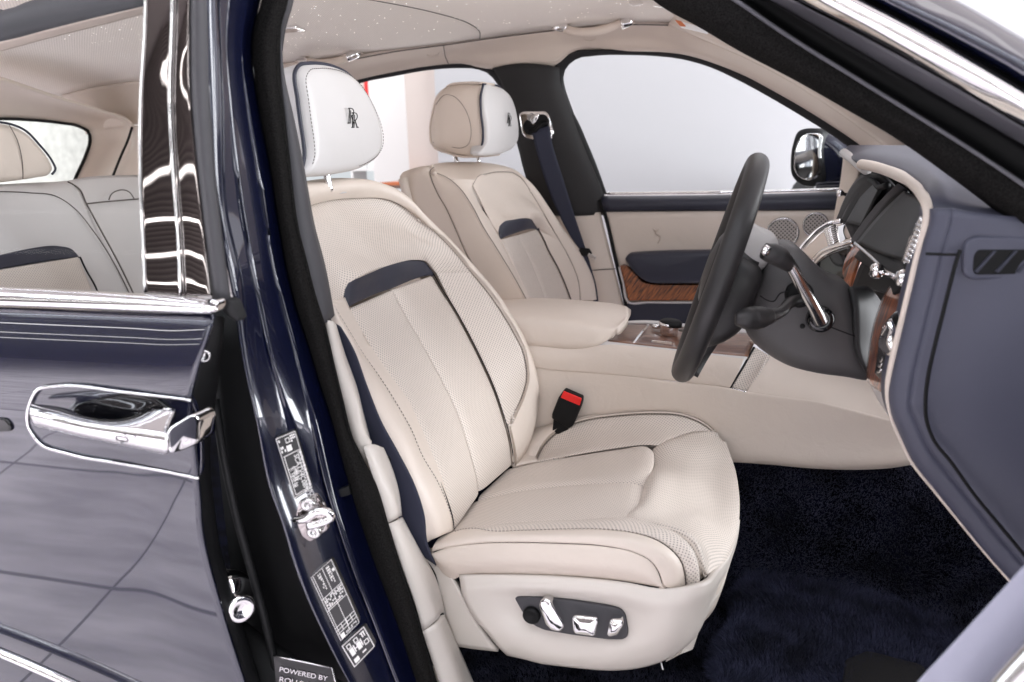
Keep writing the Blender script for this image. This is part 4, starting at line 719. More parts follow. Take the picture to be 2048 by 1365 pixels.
# window: frame loop (black) and pane
win = [(1213,386,.775),(1195,335,.76),(1165,262,.735),(1127,164,.70),(1129,144,.692),(1138,130,.685),(1155,118,.68),(1185,113,.678),(1264,111,.675),(1312,113,.675),(1367,120,.675),(1414,133,.68),(1476,161,.687),(1544,198,.70),(1613,239,.715),(1647,260,.725),(1690,290,.74),(1740,330,.76),(1775,378,.78)]
wo = [(1196,398,.765),(1180,345,.75),(1148,265,.725),(1108,170,.69),(1108,140,.68),(1118,121,.67),(1140,108,.665),(1180,105,.663),(1264,103,.66),(1315,105,.66),(1372,111,.66),(1420,123,.665),(1484,150,.672),(1552,186,.685),(1622,227,.70),(1656,248,.71),(1700,277,.725),(1755,318,.745),(1790,370,.765)]
wo = [(p[0],p[1]-(4 if p[1] < 300 else 0),p[2]) for p in wo]
surf('window_frame', [win, [((a[0]+b[0])/2,(a[1]+b[1])/2,a[2]-.01) for a,b in zip(win,wo)], wo, [V(p)+W(0,.0,0)*0+W(0,.02,0) for p in wo]], fd, 'rubber', (70,8), thick=.004, label='black window surround of the far front door')
mesh('window_pane', [P(p[0],p[1],p[2]+.008) for p in win]+[P(1450,250,.73)], [(i,i+1,len(win)) for i in range(len(win)-1)]+[(len(win)-1,0,len(win))], 'glass', fd)
# door mirror outside
mi = pod('door_mirror', [(1592,262,.95),(1640,266,.95),(1668,285,.95),(1690,320,.95),(1690,362,.95),(1640,372,.95),(1600,372,.95),(1582,356,.95),(1578,320,.95),(1583,285,.95)], car, 'paint', (.10,.05,0), bulge=0, rnd=.02, n=50, label='navy door mirror outside the far window')
pod('mirror_shell', [(1594,264,.938),(1643,264,.938),(1640,300,.938),(1637,371,.938),(1604,371,.938),(1585,356,.938),(1580,320,.938),(1585,287,.938)], mi, 'rubber', (.03,.03,0), rnd=.006, n=50)
mgl = P(1612,318,.93)
pod('mirror_glass', [(1602,274,.930),(1638,270,.930),(1636,300,.930),(1632,352,.930),(1622,360,.930),(1600,356,.930),(1590,345,.930),(1588,318,.930),(1593,290,.930)], mi, 'chrome', (.01,.004,0), rnd=.002, n=40)
pod('mirror_foot', [(1632,366,.90),(1695,362,.90),(1700,382,.90),(1632,384,.90)], mi, 'paint', (0,.06,0), rnd=.006, rad=.006)

# ---- far B pillar, seat belt -------------------------------------
bp = surf('far_pillar_trim', [[(984,138,.66),(998,160,.665),(1006,180,.67),(1020,235,.685),(1037,300,.70),(1055,362,.71),(1080,400,.72),(1100,432,.73)],[(1010,131,.645),(1030,180,.655),(1050,260,.675),(1080,340,.69),(1120,432,.72)],[(1060,128,.64),(1080,190,.655),(1105,262,.675),(1135,345,.70),(1165,432,.72)],[(1107,134,.655),(1108,165,.67),(1126,222,.685),(1150,285,.705),(1178,360,.725),(1203,430,.74)],[(1125,134,.70),(1128,165,.71),(1146,222,.725),(1170,285,.745),(1198,360,.76),(1222,430,.77)]], car, 'dark_trim', (30,16), thick=.02, label='dark grey trim of the far centre pillar')
surf('pillar_lower', [[(1098,430,.735),(1120,470,.735),(1160,560,.735),(1190,640,.735)],[(1150,428,.72),(1170,480,.72),(1205,570,.725),(1225,640,.725)],[(1201,425,.735),(1212,470,.735),(1230,540,.735),(1256,645,.735)]], bp, 'cream', (16,12), thick=.01)
tube('pillar_gap', [(1166,543,.722),(1200,540,.722),(1232,538,.73)], .0015, bp, 'thread', 10, 6)
bg = pod('belt_guide', [(1037,228,.66),(1045,222,.66),(1092,222,.66),(1099,232,.66),(1108,268,.66),(1103,280,.66),(1062,280,.66),(1046,274,.66),(1041,255,.66)], bp, 'chrome', (0,.02,0), bulge=.003, rnd=.006, rad=.012, label='chrome seat belt guide plate')
pod('guide_slot', [(1046,252,.652),(1053,240,.652),(1066,246,.652),(1076,230,.652),(1090,230,.652),(1098,246,.652),(1090,262,.652),(1070,270,.652),(1052,268,.652)], bp, 'black', (0,.012,0), rnd=.003, n=40)
pod('guide_tongue', [(1062,234,.645),(1078,228,.645),(1074,242,.645),(1066,250,.645)], bp, 'chrome', (0,.01,0), bulge=.003, rnd=.003, n=24)
tube('guide_bar', [(1056,262,.648),(1070,262,.645),(1082,250,.645),(1095,246,.648)], .008, bp, 'black', 20, 10)
sb = surf('far_seat_belt', [[(1063,262,.64),(1075,310,.645),(1095,375,.655),(1118,430,.66),(1142,475,.665),(1160,500,.668)],[(1097,252,.64),(1105,290,.645),(1125,355,.655),(1145,420,.66),(1160,465,.665),(1172,500,.668)]], car, 'belt', (24,6), thick=.0025, label='navy seat belt hanging from the far pillar')
surf('belt_lower', [[(1158,505,.668),(1172,535,.672),(1182,570,.676),(1188,610,.68)],[(1174,505,.668),(1182,535,.672),(1192,570,.676),(1197,610,.68)]], sb, 'belt', (16,4), thick=.0025)
pod('belt_tongue', [(1155,503,.664),(1162,496,.664),(1178,498,.664),(1184,508,.664),(1176,514,.664),(1160,512,.664)], sb, 'black', (0,.012,0), rnd=.003, rad=.004)
pod('belt_plate', [(1178,506,.662),(1192,515,.662),(1190,520,.662),(1174,512,.662)], sb, 'satin', (0,.003,0), rnd=.001, rad=.001)

# ---- far rear door window and rail -------------------------------
rw_i = [(560,250,.74),(600,212,.72),(660,190,.71),(721,167,.70),(789,153,.69),(858,141,.685),(919,137,.683),(953,139,.684),(975,147,.69),(992,165,.70),(1002,188,.71),(1020,240,.725),(1040,310,.745),(1055,372,.76)]
rw_o = [(550,240,.73),(590,200,.71),(655,176,.70),(718,160,.69),(786,145,.68),(858,133,.675),(919,128,.673),(958,130,.675),(985,141,.68),(1002,162,.69),(1012,186,.70),(1030,240,.715),(1050,310,.735),(1066,372,.75)]
rd = surf('far_rear_door', [rw_i, rw_o, [V(p)+W(0,.02,0) for p in rw_o]], car, 'rubber', (50,8), thick=.004, label='far rear door with dark window surround behind the seats')
mesh('window_pane', [P(p[0],p[1],p[2]+.008) for p in rw_i]+[P(600,400,.76),P(800,300,.74)], [(i,i+1,15) for i in range(13)]+[(13,14,15),(14,0,15)], 'glass', rd)
surf('rear_door_panel', [[W(-1.6,.74,1.25),W(-1.2,.74,1.25),W(-.55,.74,1.25)],[W(-1.6,.72,1.15),W(-1.2,.72,1.15),W(-.55,.72,1.15)],[W(-1.6,.74,.6),W(-1.2,.74,.6),W(-.55,.74,.6)]], rd, 'cream', (12,8), thick=.02)
surf('sill_pad', [[W(-1.6,.77,1.28),W(-.55,.77,1.28)],[W(-1.6,.71,1.265),W(-.55,.71,1.265)],[W(-1.6,.71,1.22),W(-.55,.71,1.22)]], rd, 'navy', (8,6), thick=.01)
# roof side rail, far (cream)
railU = [(540,134,.575),(620,126,.575),(714,118,.575),(789,104,.575),(887,91,.575),(1000,75,.575),(1097,63,.575),(1180,54,.575),(1257,50,.575),(1336,51,.575),(1420,85,.57),(1520,130,.57),(1640,200,.585),(1760,285,.60),(1850,350,.62)]
railL = [(540,236,.70),(592,198,.705),(655,174,.695),(718,158,.685),(790,143,.675),(860,131,.67),(920,126,.668),(985,133,.655),(1060,126,.645),(1110,128,.66),(1140,106,.66),(1264,101,.655),(1372,109,.655),(1484,148,.667),(1552,184,.68),(1656,246,.705),(1700,275,.72),(1755,316,.74)]
def mid(a,b,n=14,k=.5,dy=-.02):
    A_,B_ = crom(pts(a),np.linspace(0,1,n)),crom(pts(b),np.linspace(0,1,n)); return [p*(1-k)+q_*k+W(0,dy,0.0) for p,q_ in zip(A_,B_)]
rail = surf('roof_rail_trim', [railU, mid(railU,railL,16,.5,.015), railL, [(p[0],p[1]+9,p[2]+.04) for p in railL]], car, 'cream_soft', (70,18), thick=.02, label='cream roof rail trim above the far windows')
tube('rail_seam', [(887,91,.573),(889,105,.60),(893,120,.645),(898,130,.66)], .0014, rail, 'thread', 14, 6)
tube('rail_seam', railU[2:10], .0016, rail, 'thread', 50, 6)
for (x,y,v_) in ((866,103,.605),(1180,72,.605)):
    tube('clip_cover', [(x-11,y-7,v_),(x+11,y-8,v_),(x+11,y+7,v_+.015),(x-11,y+8,v_+.015)], .0012, rail, 'cream_soft', 40, 6, True)
surf('a_pillar_trim_far', [railU[9:], [V(p)+W(.0,-.0,0)+W(.03,-.08,.02) for p in railU[9:]]], rail, 'cream_soft', (20,5), thick=.01)
# grab handles
def handle(p0, p1, p2, p3, y):
    h = tube('grab_handle', [(p0[0]+14,p0[1],y),p1+(y-.03,),p2+(y-.03,),(p3[0]-14,p3[1]+6,y)], .012, car, 'cream_soft', 40, 12, label=None)
    for a,b in ((p0,(p0[0]+34,p0[1]+6)),(p3,(p3[0]-30,p3[1]+17))):
        tube('handle_mount', [a+(y+.01,),((a[0]+b[0])/2,(a[1]+b[1])/2+2,y-.012),b+(y-.022,)], [.008,.0145,.0135], h, 'chrome', 16, 10)
    return h
handle((1102,49),(1150,64),(1195,62),(1272,33),.56)['label'] = 'cream grab handle with chrome ends above the front passenger'
handle((594,119),(630,126),(680,122),(724,99),.56)['label'] = 'cream grab handle with chrome end above the rear seat'

# ---- headliner with starlights -----------------------------------
def hl(x, y):
    e = np.interp(x, [-2.6,-2.2,-1.4,-.84,-.5,-.27,0,.2], [1.60,1.68,1.725,1.75,1.768,1.772,1.75,1.70])
    return e + .050*(1-(abs(y)/.60)**2.2)
ysn = [-.62,-.58,-.45,-.25,0,.25,.45,.575]
head = surf('headliner', [[W(x,y,hl(x,y)) for x in (-2.6,-2.2,-1.8,-1.4,-1.1,-.84,-.5,-.27,-.05)] for y in ysn], car, 'headliner', (50,24), toward=(-1,0,0), thick=.03, label='beige perforated headliner with tiny starlights')
v = []; f = []
rs = random.Random(3)
while len(v) < 6*620:
    x, y = rs.uniform(-1.75,-.22), rs.uniform(-.5,.50)
    z = hl(x,y)-.004; r = rs.choice((.0009,.0012,.0017)); k = len(v)
    for j in range(6): a = math.pi/3*j; v.append(W(x+r*math.cos(a),y+r*math.sin(a),z))
    f.append(tuple(range(k+5,k-1,-1)))
mesh('starlights', v, f, 'star', head, smooth=False, kind='stuff')
tube('headliner_seam', [W(x,y,hl(x,y)-.001) for x,y in ((-.93,-.05),(-.85,.12),(-.76,.30),(-.71,.42),(-.70,.50),(-.72,.57))], .0012, head, 'thread', 30, 6)
surf('roof_panel', [[W(x,y,hl(x,y)+.05+.0*x) for x in (-2.7,-1.8,-1.0,-.3,.0)] for y in (-.66,-.4,0,.4,.66)], car, 'paint', (20,12), toward=(-1,0,9), thick=.01)
lp = P(580,62,1.77,'z')
pod('roof_lamp', [lp+W(-.07,-.03,0),lp+W(.035,-.03,0),lp+W(.035,.03,0),lp+W(-.07,.03,0)], head, 'chrome', (0,0,.03), rnd=.003, rad=.01)
pod('roof_lamp', [P(1255,8,.36),P(1280,5,.36),P(1286,10,.36),P(1266,14,.36)], head, 'chrome', (0,.02,.01), rnd=.002, rad=.002)
# sun visor, far side
vis = pod('sun_visor', [(1305,0,.44),(1338,22,.46),(1362,50,.47),(1392,67,.47),(1425,80,.47),(1446,84,.46),(1452,76,.45),(1440,60,.40),(1380,10,.30),(1350,-30,.26),(1280,-40,.34)], car, 'cream_soft', (.004,.004,.014), rnd=.006, rad=.02, label='cream sun visor with a warning sticker')
pod('warning_sticker', [(1350,42,.42),(1412,57,.42),(1416,69,.42),(1362,56,.42)], vis, 'white', (0,.002,.002), rnd=.0002, rad=.002)
pod('warning_sticker', [(1350,41,.418),(1362,44,.418),(1372,54,.418),(1360,53,.418)], vis, 'orange', (0,.002,.002), rnd=.0002, rad=.002)
tube('visor_arm', [(1270,-10,.42),(1300,6,.44),(1345,14,.44),(1362,18,.44)], .006, vis, 'chrome', 20, 8)

# ---- rear cabin --------------------------------------------------
X = 'x'
rs_ = surf('rear_seat', [[(-60,372,-1.62,X),(60,366,-1.62,X),(133,362,-1.62,X),(170,355,-1.63,X),(280,350,-1.63,X),(380,345,-1.63,X)],
   [(-60,392,-1.54,X),(60,390,-1.54,X),(133,392,-1.54,X),(175,408,-1.545,X),(280,398,-1.55,X),(380,390,-1.55,X)],
   [(-60,480,-1.50,X),(60,480,-1.50,X),(150,480,-1.50,X),(210,480,-1.50,X),(300,480,-1.50,X),(380,480,-1.50,X)],
   [(-60,620,-1.44,X),(60,620,-1.44,X),(150,620,-1.44,X),(250,620,-1.44,X),(320,620,-1.44,X),(400,620,-1.44,X)]], car, 'cream_cool_lit', (40,24), thick=.06, label='cream rear bench seat seen through the rear door window')
tube('seam', [(-40,384,-1.543,X),(60,386,-1.543,X),(110,392,-1.535,X),(150,418,-1.525,X),(185,460,-1.50,X),(230,530,-1.47,X),(260,590,-1.45,X)], .0013, rs_, 'thread', 50, 6)
tube('seam', [(136,364,-1.60,X),(158,378,-1.57,X),(172,406,-1.54,X),(200,458,-1.50,X),(236,524,-1.465,X),(268,590,-1.44,X)], .002, rs_, 'thread', 40, 6)
tube('seam', [(172,408,-1.543,X),(210,404,-1.545,X),(280,398,-1.545,X)], .0018, rs_, 'thread', 16, 6)
tube('isofix_cover', [(218,400,-1.535,X),(222,390,-1.54,X),(262,388,-1.54,X),(268,398,-1.535,X)], .0016, rs_, 'thread', 20, 6)
surf('navy_band', [[(-40,520,-1.475,X),(0,510,-1.475,X),(60,497,-1.475,X),(120,492,-1.475,X),(148,500,-1.475,X),(158,512,-1.47,X)],[(-40,545,-1.465,X),(0,538,-1.465,X),(60,528,-1.465,X),(110,520,-1.465,X),(140,516,-1.465,X),(159,513,-1.465,X)]], rs_, 'navy', (24,6), .003,.01)
surf('backrest_insert', [[(-40,547,-1.463,X),(0,540,-1.463,X),(60,530,-1.463,X),(110,522,-1.463,X),(158,514,-1.463,X)],[(-40,640,-1.43,X),(0,640,-1.43,X),(70,640,-1.43,X),(130,640,-1.43,X),(210,640,-1.43,X)]], rs_, 'perf', (24,8), .003,.01)
tube('piping', [(160,514,-1.462,X),(172,540,-1.455,X),(190,572,-1.445,X),(205,610,-1.435,X)], .0022, rs_, 'black', 20, 6)
rh = pod('rear_headrest', [(-50,250,-1.58,X),(0,246,-1.58,X),(22,250,-1.58,X),(50,262,-1.58,X),(78,290,-1.58,X),(105,325,-1.58,X),(111,338,-1.58,X),(106,348,-1.58,X),(80,355,-1.58,X),(50,360,-1.58,X),(0,366,-1.58,X),(-50,368,-1.58,X)], car, 'cream', (-.09,0,0), bulge=.012, rnd=.02, n=60, label='cream rear headrest at the left edge')
tube('headrest_piping', [(0,245,-1.575,X),(22,249,-1.575,X),(50,261,-1.575,X),(78,289,-1.575,X),(105,324,-1.575,X),(111,338,-1.575,X),(104,349,-1.575,X)], .0028, rh, 'navy', 30, 8)
tube('seam', [(18,250,-1.567,X),(34,280,-1.566,X),(44,320,-1.566,X),(46,358,-1.572,X)], .001, rh, 'thread', 20, 6)
# rear quarter trim and tailgate glass
tg = [(-60,244,-2.25,X),(0,238,-2.25,X),(60,240,-2.25,X),(120,246,-2.25,X),(160,254,-2.25,X),(178,266,-2.25,X),(180,280,-2.25,X),(172,310,-2.25,X),(150,360,-2.25,X),(138,400,-2.25,X)]
tgo = [(-60,205,-2.20,X),(0,208,-2.20,X),(60,214,-2.20,X),(120,222,-2.20,X),(185,236,-2.20,X),(215,250,-2.20,X),(222,285,-2.20,X),(212,310,-2.20,X),(190,360,-2.20,X),(175,400,-2.20,X)]
tgo2 = [(-60,150,-2.05,X),(0,160,-2.05,X),(60,180,-2.05,X),(120,200,-2.05,X),(200,225,-2.05,X),(262,255,-2.05,X),(262,290,-2.05,X),(246,320,-2.05,X),(228,360,-2.05,X),(215,400,-2.05,X)]
xr = (-2.3,-2.15,-2.0,-1.85,-1.7,-1.55)
surf('rear_side_trim', [[W(x,y0,hl(x,.575)-dz) for x in xr] for y0,dz in ((.565,-.002),(.59,.02),(.62,.06),(.65,.13))], car, 'cream_soft', (20,14), thick=.01)
rg = surf('tailgate_trim', [tg, tgo, tgo2], car, 'cream_soft', (40,10), thick=.01, label='cream trim around the rear window')
tube('glass_seal', tg, .006, rg, 'black', 40, 8)
mesh('rear_pane', [P(*p) for p in tg]+[P(0,420,-2.25,X),P(-60,420,-2.25,X)], [tuple(range(12))], 'glass', rg)
qt = surf('rear_quarter_trim', [[(262,250,-1.95,X),(262,290,-1.95,X),(240,330,-1.95,X),(220,380,-1.95,X)],[(300,255,-1.85,X),(300,300,-1.85,X),(300,330,-1.85,X),(300,380,-1.85,X)],[(420,255,-1.7,X),(420,300,-1.7,X),(420,330,-1.7,X),(420,380,-1.7,X)]], car, 'cream_soft', (12,10), thick=.01)
tube('trim_gap', [(264,255,-1.94,X),(256,280,-1.94,X),(243,310,-1.94,X),(226,352,-1.94,X)], .004, qt, 'black', 16, 6)
surf('rear_floor', [[W(-2.4,y,.5),W(-1.6,y,.5),W(-.8,y,.5),W(-.7,y,.5)] for y in (-.8,0,.8)], car, 'carpet', (6,6), toward=(-1,0,5))

# ---- near side: rear door ----------------------------------------
dr = [[(-80,612,-.985),(100,618,-.985),(250,624,-.985),(370,628,-.985),(428,630,-.98)],
      [(-80,640,-.997),(100,645,-.997),(250,650,-.997),(370,655,-.997),(420,660,-.992)],
      [(-80,690,-1.003),(100,692,-1.003),(250,695,-1.003),(365,700,-1.003),(404,706,-.998)],
      [(-80,735,-1.004),(100,738,-1.004),(250,742,-1.004),(350,748,-1.004),(390,755,-.998)],
      [(-80,775,-1.000),(60,780,-1.000),(250,792,-1.000),(345,798,-1.000),(380,803,-.994)],
      [(-80,830,-.990),(60,835,-.990),(250,855,-.990),(345,862,-.990),(386,868,-.984)],
      [(-80,890,-.985),(60,895,-.985),(200,925,-.987),(330,960,-.988),(398,985,-.982)],
      [(-80,1000,-.980),(60,1010,-.980),(200,1030,-.981),(330,1050,-.981),(404,1066,-.976)],
      [(-80,1180,-.975),(100,1190,-.975),(250,1200,-.975),(360,1215,-.975),(444,1225,-.970)],
      [(-80,1380,-.97),(150,1390,-.97),(300,1400,-.97),(420,1410,-.97),(505,1420,-.965)],
      [(-80,1700,-.985),(200,1700,-.985),(330,1700,-.985),(480,1700,-.985),(580,1700,-.98)]]
zt = np.array([.40,.6,.8,.95,1.05,1.11,1.165,1.205,1.245,1.27]); yt = np.array([-.955,-.962,-.972,-.984,-.994,-1.001,-1.004,-.999,-.984,-.97])
zf = np.linspace(.4,1.27,400); yf = np.interp(zf,zt,yt); kern = np.ones(41)/41; yf = np.convolve(np.pad(yf,40,'edge'),np.convolve(kern,kern),'same')[40:-40]
def on_door(p, dy=0):
    y = p[2]
    for _ in range(6): y = float(np.interp(P(p[0],p[1],y)[2],zf,yf))+dy
    return P(p[0],p[1],y)
dr = [[on_door(p, .001 if i == len(r)-1 else 0) for i,p in enumerate(r)] for r in dr]
rdoor = surf('rear_door', dr, car, 'paint', (50,60), thick=.004, label='glossy navy rear coach door standing slightly ajar')
tube('belt_chrome', [(-60,588,-.99),(100,594,-.992),(250,601,-.994),(400,611,-.996),(424,613,-.994)], .0001, rdoor, 'chrome', 4, 4)
surf('belt_chrome_strip', [[(-60,571,-.975),(150,580,-.977),(300,588,-.978),(428,598,-.978)],[(-60,576,-.985),(150,585,-.987),(300,594,-.988),(430,604,-.988)],[(-60,593,-.995),(150,600,-.997),(300,608,-.998),(430,618,-.998)],[(-60,606,-.995),(150,613,-.997),(300,620,-.997),(428,627,-.996)],[(-60,611,-.985),(150,617,-.987),(300,624,-.988),(424,630,-.986)]], rdoor, 'chrome', (20,14), thick=.006)
pod('belt_chrome_end', [(419,599,-.990),(431,601,-.990),(434,612,-.990),(431,627,-.990),(418,627,-.990)], rdoor, 'chrome', (0,.02,0), bulge=.002, rnd=.004, rad=.003)
# black gloss pillar finishers on the door
surf('pillar_finisher', [[(293,-60,-.928),(291,60,-.933),(283,200,-.938),(282,340,-.948),(287,460,-.958),(292,586,-.968)],[(318,-60,-.930),(316,60,-.935),(310,200,-.9395),(312,340,-.9495),(320,460,-.9595),(326,588,-.9695)],[(345,-60,-.93),(342,60,-.935),(338,200,-.94),(345,340,-.95),(354,460,-.96),(360,592,-.97)]], rdoor, 'mirror_black', (30,14), .0006, .003, thick=.006)
surf('pillar_finisher', [[(347,-60,-.93),(344,60,-.935),(340,200,-.94),(347,340,-.95),(356,460,-.96),(362,592,-.97)],[(365,-60,-.931),(362,60,-.936),(361,200,-.941),(370,340,-.951),(382,460,-.961),(394,592,-.971)],[(378,-60,-.9305),(377,60,-.9355),(379,200,-.9405),(392,340,-.9505),(405,460,-.9605),(420,593,-.9705)]], rdoor, 'mirror_black', (30,14), .0006, .003, thick=.006)
for l_ in ([(346,-60,-.934),(343,60,-.939),(339,200,-.944),(346,340,-.954),(355,460,-.964),(361,592,-.974)], [(292,-60,-.928),(289,60,-.933),(281,200,-.938),(280,340,-.948),(285,460,-.958),(290,586,-.968)]):
    tube('finisher_edge', l_, .0018, rdoor, 'chrome', 40, 8)
surf('frame_rubber', [[(378,-60,-.925),(378,60,-.929),(380,200,-.934),(393,340,-.944),(406,460,-.953),(424,600,-.962)],[(398,-60,-.935),(398,60,-.939),(402,200,-.944),(412,340,-.954),(426,460,-.963),(443,600,-.97)],[(416,-60,-.92),(418,60,-.924),(422,200,-.929),(430,340,-.939),(444,460,-.948),(462,600,-.957)]], rdoor, 'grey_trim', (30,10), thick=.006, label='grey rubber seal along the rear door frame')
pod('rubber_corner', [(434,598,-.965),(462,600,-.965),(478,640,-.955),(472,645,-.955),(452,632,-.955),(440,620,-.96)], rdoor, 'rubber', (0,.02,0), bulge=.003, rnd=.004, rad=.006)
mesh('window_pane', [P(-80,60,-.90),P(288,0,-.915),P(286,200,-.93),P(286,340,-.94),P(294,588,-.965),P(-80,575,-.965)], [(0,1,2,3,4,5)], 'glass', rdoor)
surf('frame_top', [[(-80,-40,-.865),(0,20,-.868),(60,2,-.87),(160,-25,-.875),(292,-60,-.88)],[(-80,62,-.885),(0,48,-.888),(100,25,-.89),(200,5,-.893),(292,-12,-.895)],[(-80,95,-.88),(0,84,-.883),(100,58,-.886),(200,33,-.89),(290,12,-.893)]], rdoor, 'grey_trim', (16,10), thick=.01)
surf('cream_cantrail', [[(-80,105,-.78),(0,86,-.78),(100,60,-.78),(200,35,-.78),(290,14,-.78),(420,-12,-.78)],[(-80,122,-.76),(0,104,-.76),(100,77,-.76),(200,52,-.76),(290,29,-.76),(420,0,-.76)]], car, 'cream_soft', (16,5), thick=.01)
# black end face of the door with hole, and seal bead
surf('door_edge', [[(430,632,-.975),(406,706,-.99),(391,755,-.99),(381,803,-.988),(387,868,-.98),(399,985,-.976),(405,1066,-.97),(445,1225,-.965),(506,1420,-.96)],[(446,634,-.945),(438,700,-.945),(424,760,-.945),(405,830,-.945),(408,900,-.945),(418,1000,-.945),(428,1080,-.94),(466,1225,-.94),(528,1420,-.93)],[(449,640,-.92),(444,700,-.92),(436,770,-.92),(424,850,-.92),(420,920,-.92),(428,1000,-.92),(440,1090,-.915),(478,1225,-.91),(540,1420,-.90)]], rdoor, 'rubber', (44,10), thick=.006, label='black rubber front edge of the rear door')
lathe('edge_hole', P(408,712,-.988), (.5,-.8,0), [(.0075,-.002),(.0075,.0015),(.0055,.0015),(.0055,-.003),(0,-.003)], rdoor, 'satin', 24)
tube('seal_bead', [(430,800,-.90),(445,900,-.90),(470,1020,-.895),(505,1150,-.89),(532,1250,-.885),(560,1380,-.88)], .006, rdoor, 'rubber', 40, 10)
bm_ = P(470,1180,-.91)
lathe('door_buffer', P(476,1208,-.925), (.75,-.66,.0), [(.030,-.03),(.030,-.02),(.011,-.018),(.011,.006),(.015,.012),(.021,.014),(.022,.017),(.018,.020),(.010,.0205),(.008,.018),(0,.018)], rdoor, 'chrome', 40, label='round chrome capped latch pin in the door gap')
lathe('buffer_flange', P(458,1225,-.90), (1,-.55,-.05), [(.055,-.03),(.055,-.022),(.05,-.02),(0,-.02)], rdoor, 'black', 40)
lathe('bolt', P(480,1270,-.90), (1,-.55,-.05), [(.009,-.01),(.009,0),(.007,.003),(0,.003)], rdoor, 'satin', 12)
# handle: bowl rim, dark recess, grip
bowl = [(62,800,-.999),(75,778,-1.0),(110,772,-1.0),(250,784,-1.001),(380,800,-.999),(395,860,-.988),(400,910,-.986),(396,955,-.986),(330,942,-.988),(230,925,-.990),(130,906,-.990),(80,886,-.990),(58,856,-.992)]
pod('handle_bowl', [V(p)+W(0,-.001,0) for p in bowl], rdoor, 'paint', (0,.012,0), rnd=.003, n=60, bulge=-.012)
tube('bowl_rim', [(398,957,-.990),(330,943,-.992),(239,927,-.994),(137,908,-.995),(76,884,-.996),(58,856,-.997),(60,805,-1.003),(75,780,-1.005),(110,773,-1.005),(250,785,-1.006),(382,801,-1.003)], .0020, rdoor, 'chrome', 80, 8)
hd = surf('door_handle', [[(64,808,-1.012),(130,816,-1.02),(190,834,-1.022),(240,838,-1.022),(273,829,-1.022),(318,817,-1.022),(350,818,-1.022)],
  [(58,818,-1.03),(110,828,-1.046),(171,841,-1.05),(219,848,-1.051),(280,853,-1.052),(334,861,-1.052)],
  [(58,826,-1.036),(110,836,-1.052),(171,849,-1.057),(219,856,-1.058),(280,864,-1.059),(334,872,-1.059)],
  [(62,842,-1.036),(114,854,-1.052),(171,867,-1.057),(219,876,-1.058),(280,888,-1.059),(335,898,-1.059)],
  [(68,851,-1.03),(120,863,-1.044),(171,875,-1.049),(219,885,-1.05),(280,898,-1.05),(335,909,-1.05)],
  [(78,850,-1.012),(125,860,-1.016),(171,870,-1.018),(219,879,-1.018),(280,889,-1.018),(335,899,-1.018)]], rdoor, 'chrome', (40,24), thick=.004, label='chrome door handle of the rear door')
pod('handle_end', [(331,860,-1.056),(384,828,-1.032),(397,842,-1.026),(396,888,-1.026),(364,902,-1.04),(336,910,-1.056)], rdoor, 'chrome', (0,.036,0), bulge=.002, rnd=.004, rad=.006)
pod('handle_recess', [(140,838,-1.006),(150,812,-1.006),(180,802,-1.006),(330,812,-1.006),(345,828,-1.006),(300,845,-1.006),(220,858,-1.006),(150,852,-1.006)], rdoor, 'black_gloss', (0,.01,0), rnd=.002, n=40)
tube('lock_button', rpoly(pts([(232,872,-1.066),(255,876,-1.066),(256,884,-1.066),(233,880,-1.066)]),.003), .0008, rdoor, 'black', 24, 6, True, raw=True)
tube('waist_chrome', [(-60,1280,-.985),(60,1330,-.985),(160,1375,-.985),(260,1425,-.985)], .007, rdoor, 'chrome', 24, 10)
pod('side_lamp', [(-40,835,-1.0),(10,838,-1.0),(20,850,-1.0),(20,864,-1.0),(-40,866,-1.0)], rdoor, 'black_gloss', (0,.012,0), rnd=.003, rad=.004)

# ---- near B pillar -----------------------------------------------
pe = [(417,-60,-.92),(417,0,-.92),(425,200,-.925),(441,440,-.935),(468,560,-.94),(492,737,-.945),(513,843,-.945),(540,982,-.94),(563,1044,-.94),(582,1109,-.938),(609,1186,-.935),(648,1271,-.93),(698,1365,-.92),(740,1430,-.91)]
fzL = [(527,-60,-.78),(523,0,-.78),(509,51,-.785),(504,103,-.79),(509,154,-.795),(523,239,-.80),(543,342,-.805),(558,444,-.81),(574,535,-.815),(595,621,-.818),(615,682,-.82),(643,775,-.82),(660,826,-.82),(682,910,-.82),(705,994,-.82),(732,1078,-.82),(757,1148,-.818),(782,1213,-.815),(833,1365,-.81),(856,1430,-.81)]
n_ = 40
E_,Z_ = crom(pts(pe),np.linspace(0,1,n_)), crom(pts(fzL),np.linspace(0,1,n_))
def xs(k, out, dep=0):  # a line on the pillar between its outer edge and the seal
    return [a*(1-k)+b*k+W(dep,-out,0) for a,b in zip(E_,Z_)]
fade = np.clip((np.linspace(0,1,n_)-.45)/.2,0,1)
def xs2(k, o1, o2, d1=0, d2=0): return [a*(1-k)+b*k+W(d1*(1-q)+d2*q,-(o1*(1-q)+o2*q),0) for a,b,q in zip(E_,Z_,fade)]
bpil = surf('centre_pillar', [xs(0,-.03,-.01), xs(0,.0), xs2(.06,.012,.008), xs2(.14,.014,.010), xs2(.22,.0,-.004), xs2(.34,-.004,-.012), xs2(.46,.016,-.012), xs2(.58,.020,-.010), xs2(.68,.006,-.006), xs2(.74,-.002,.010), xs2(.82,.010,.012), xs2(.90,.010,-.002), xs(1,.0)], car, 'paint', (70,60), thick=.004, label='glossy navy centre pillar with stickers and striker')
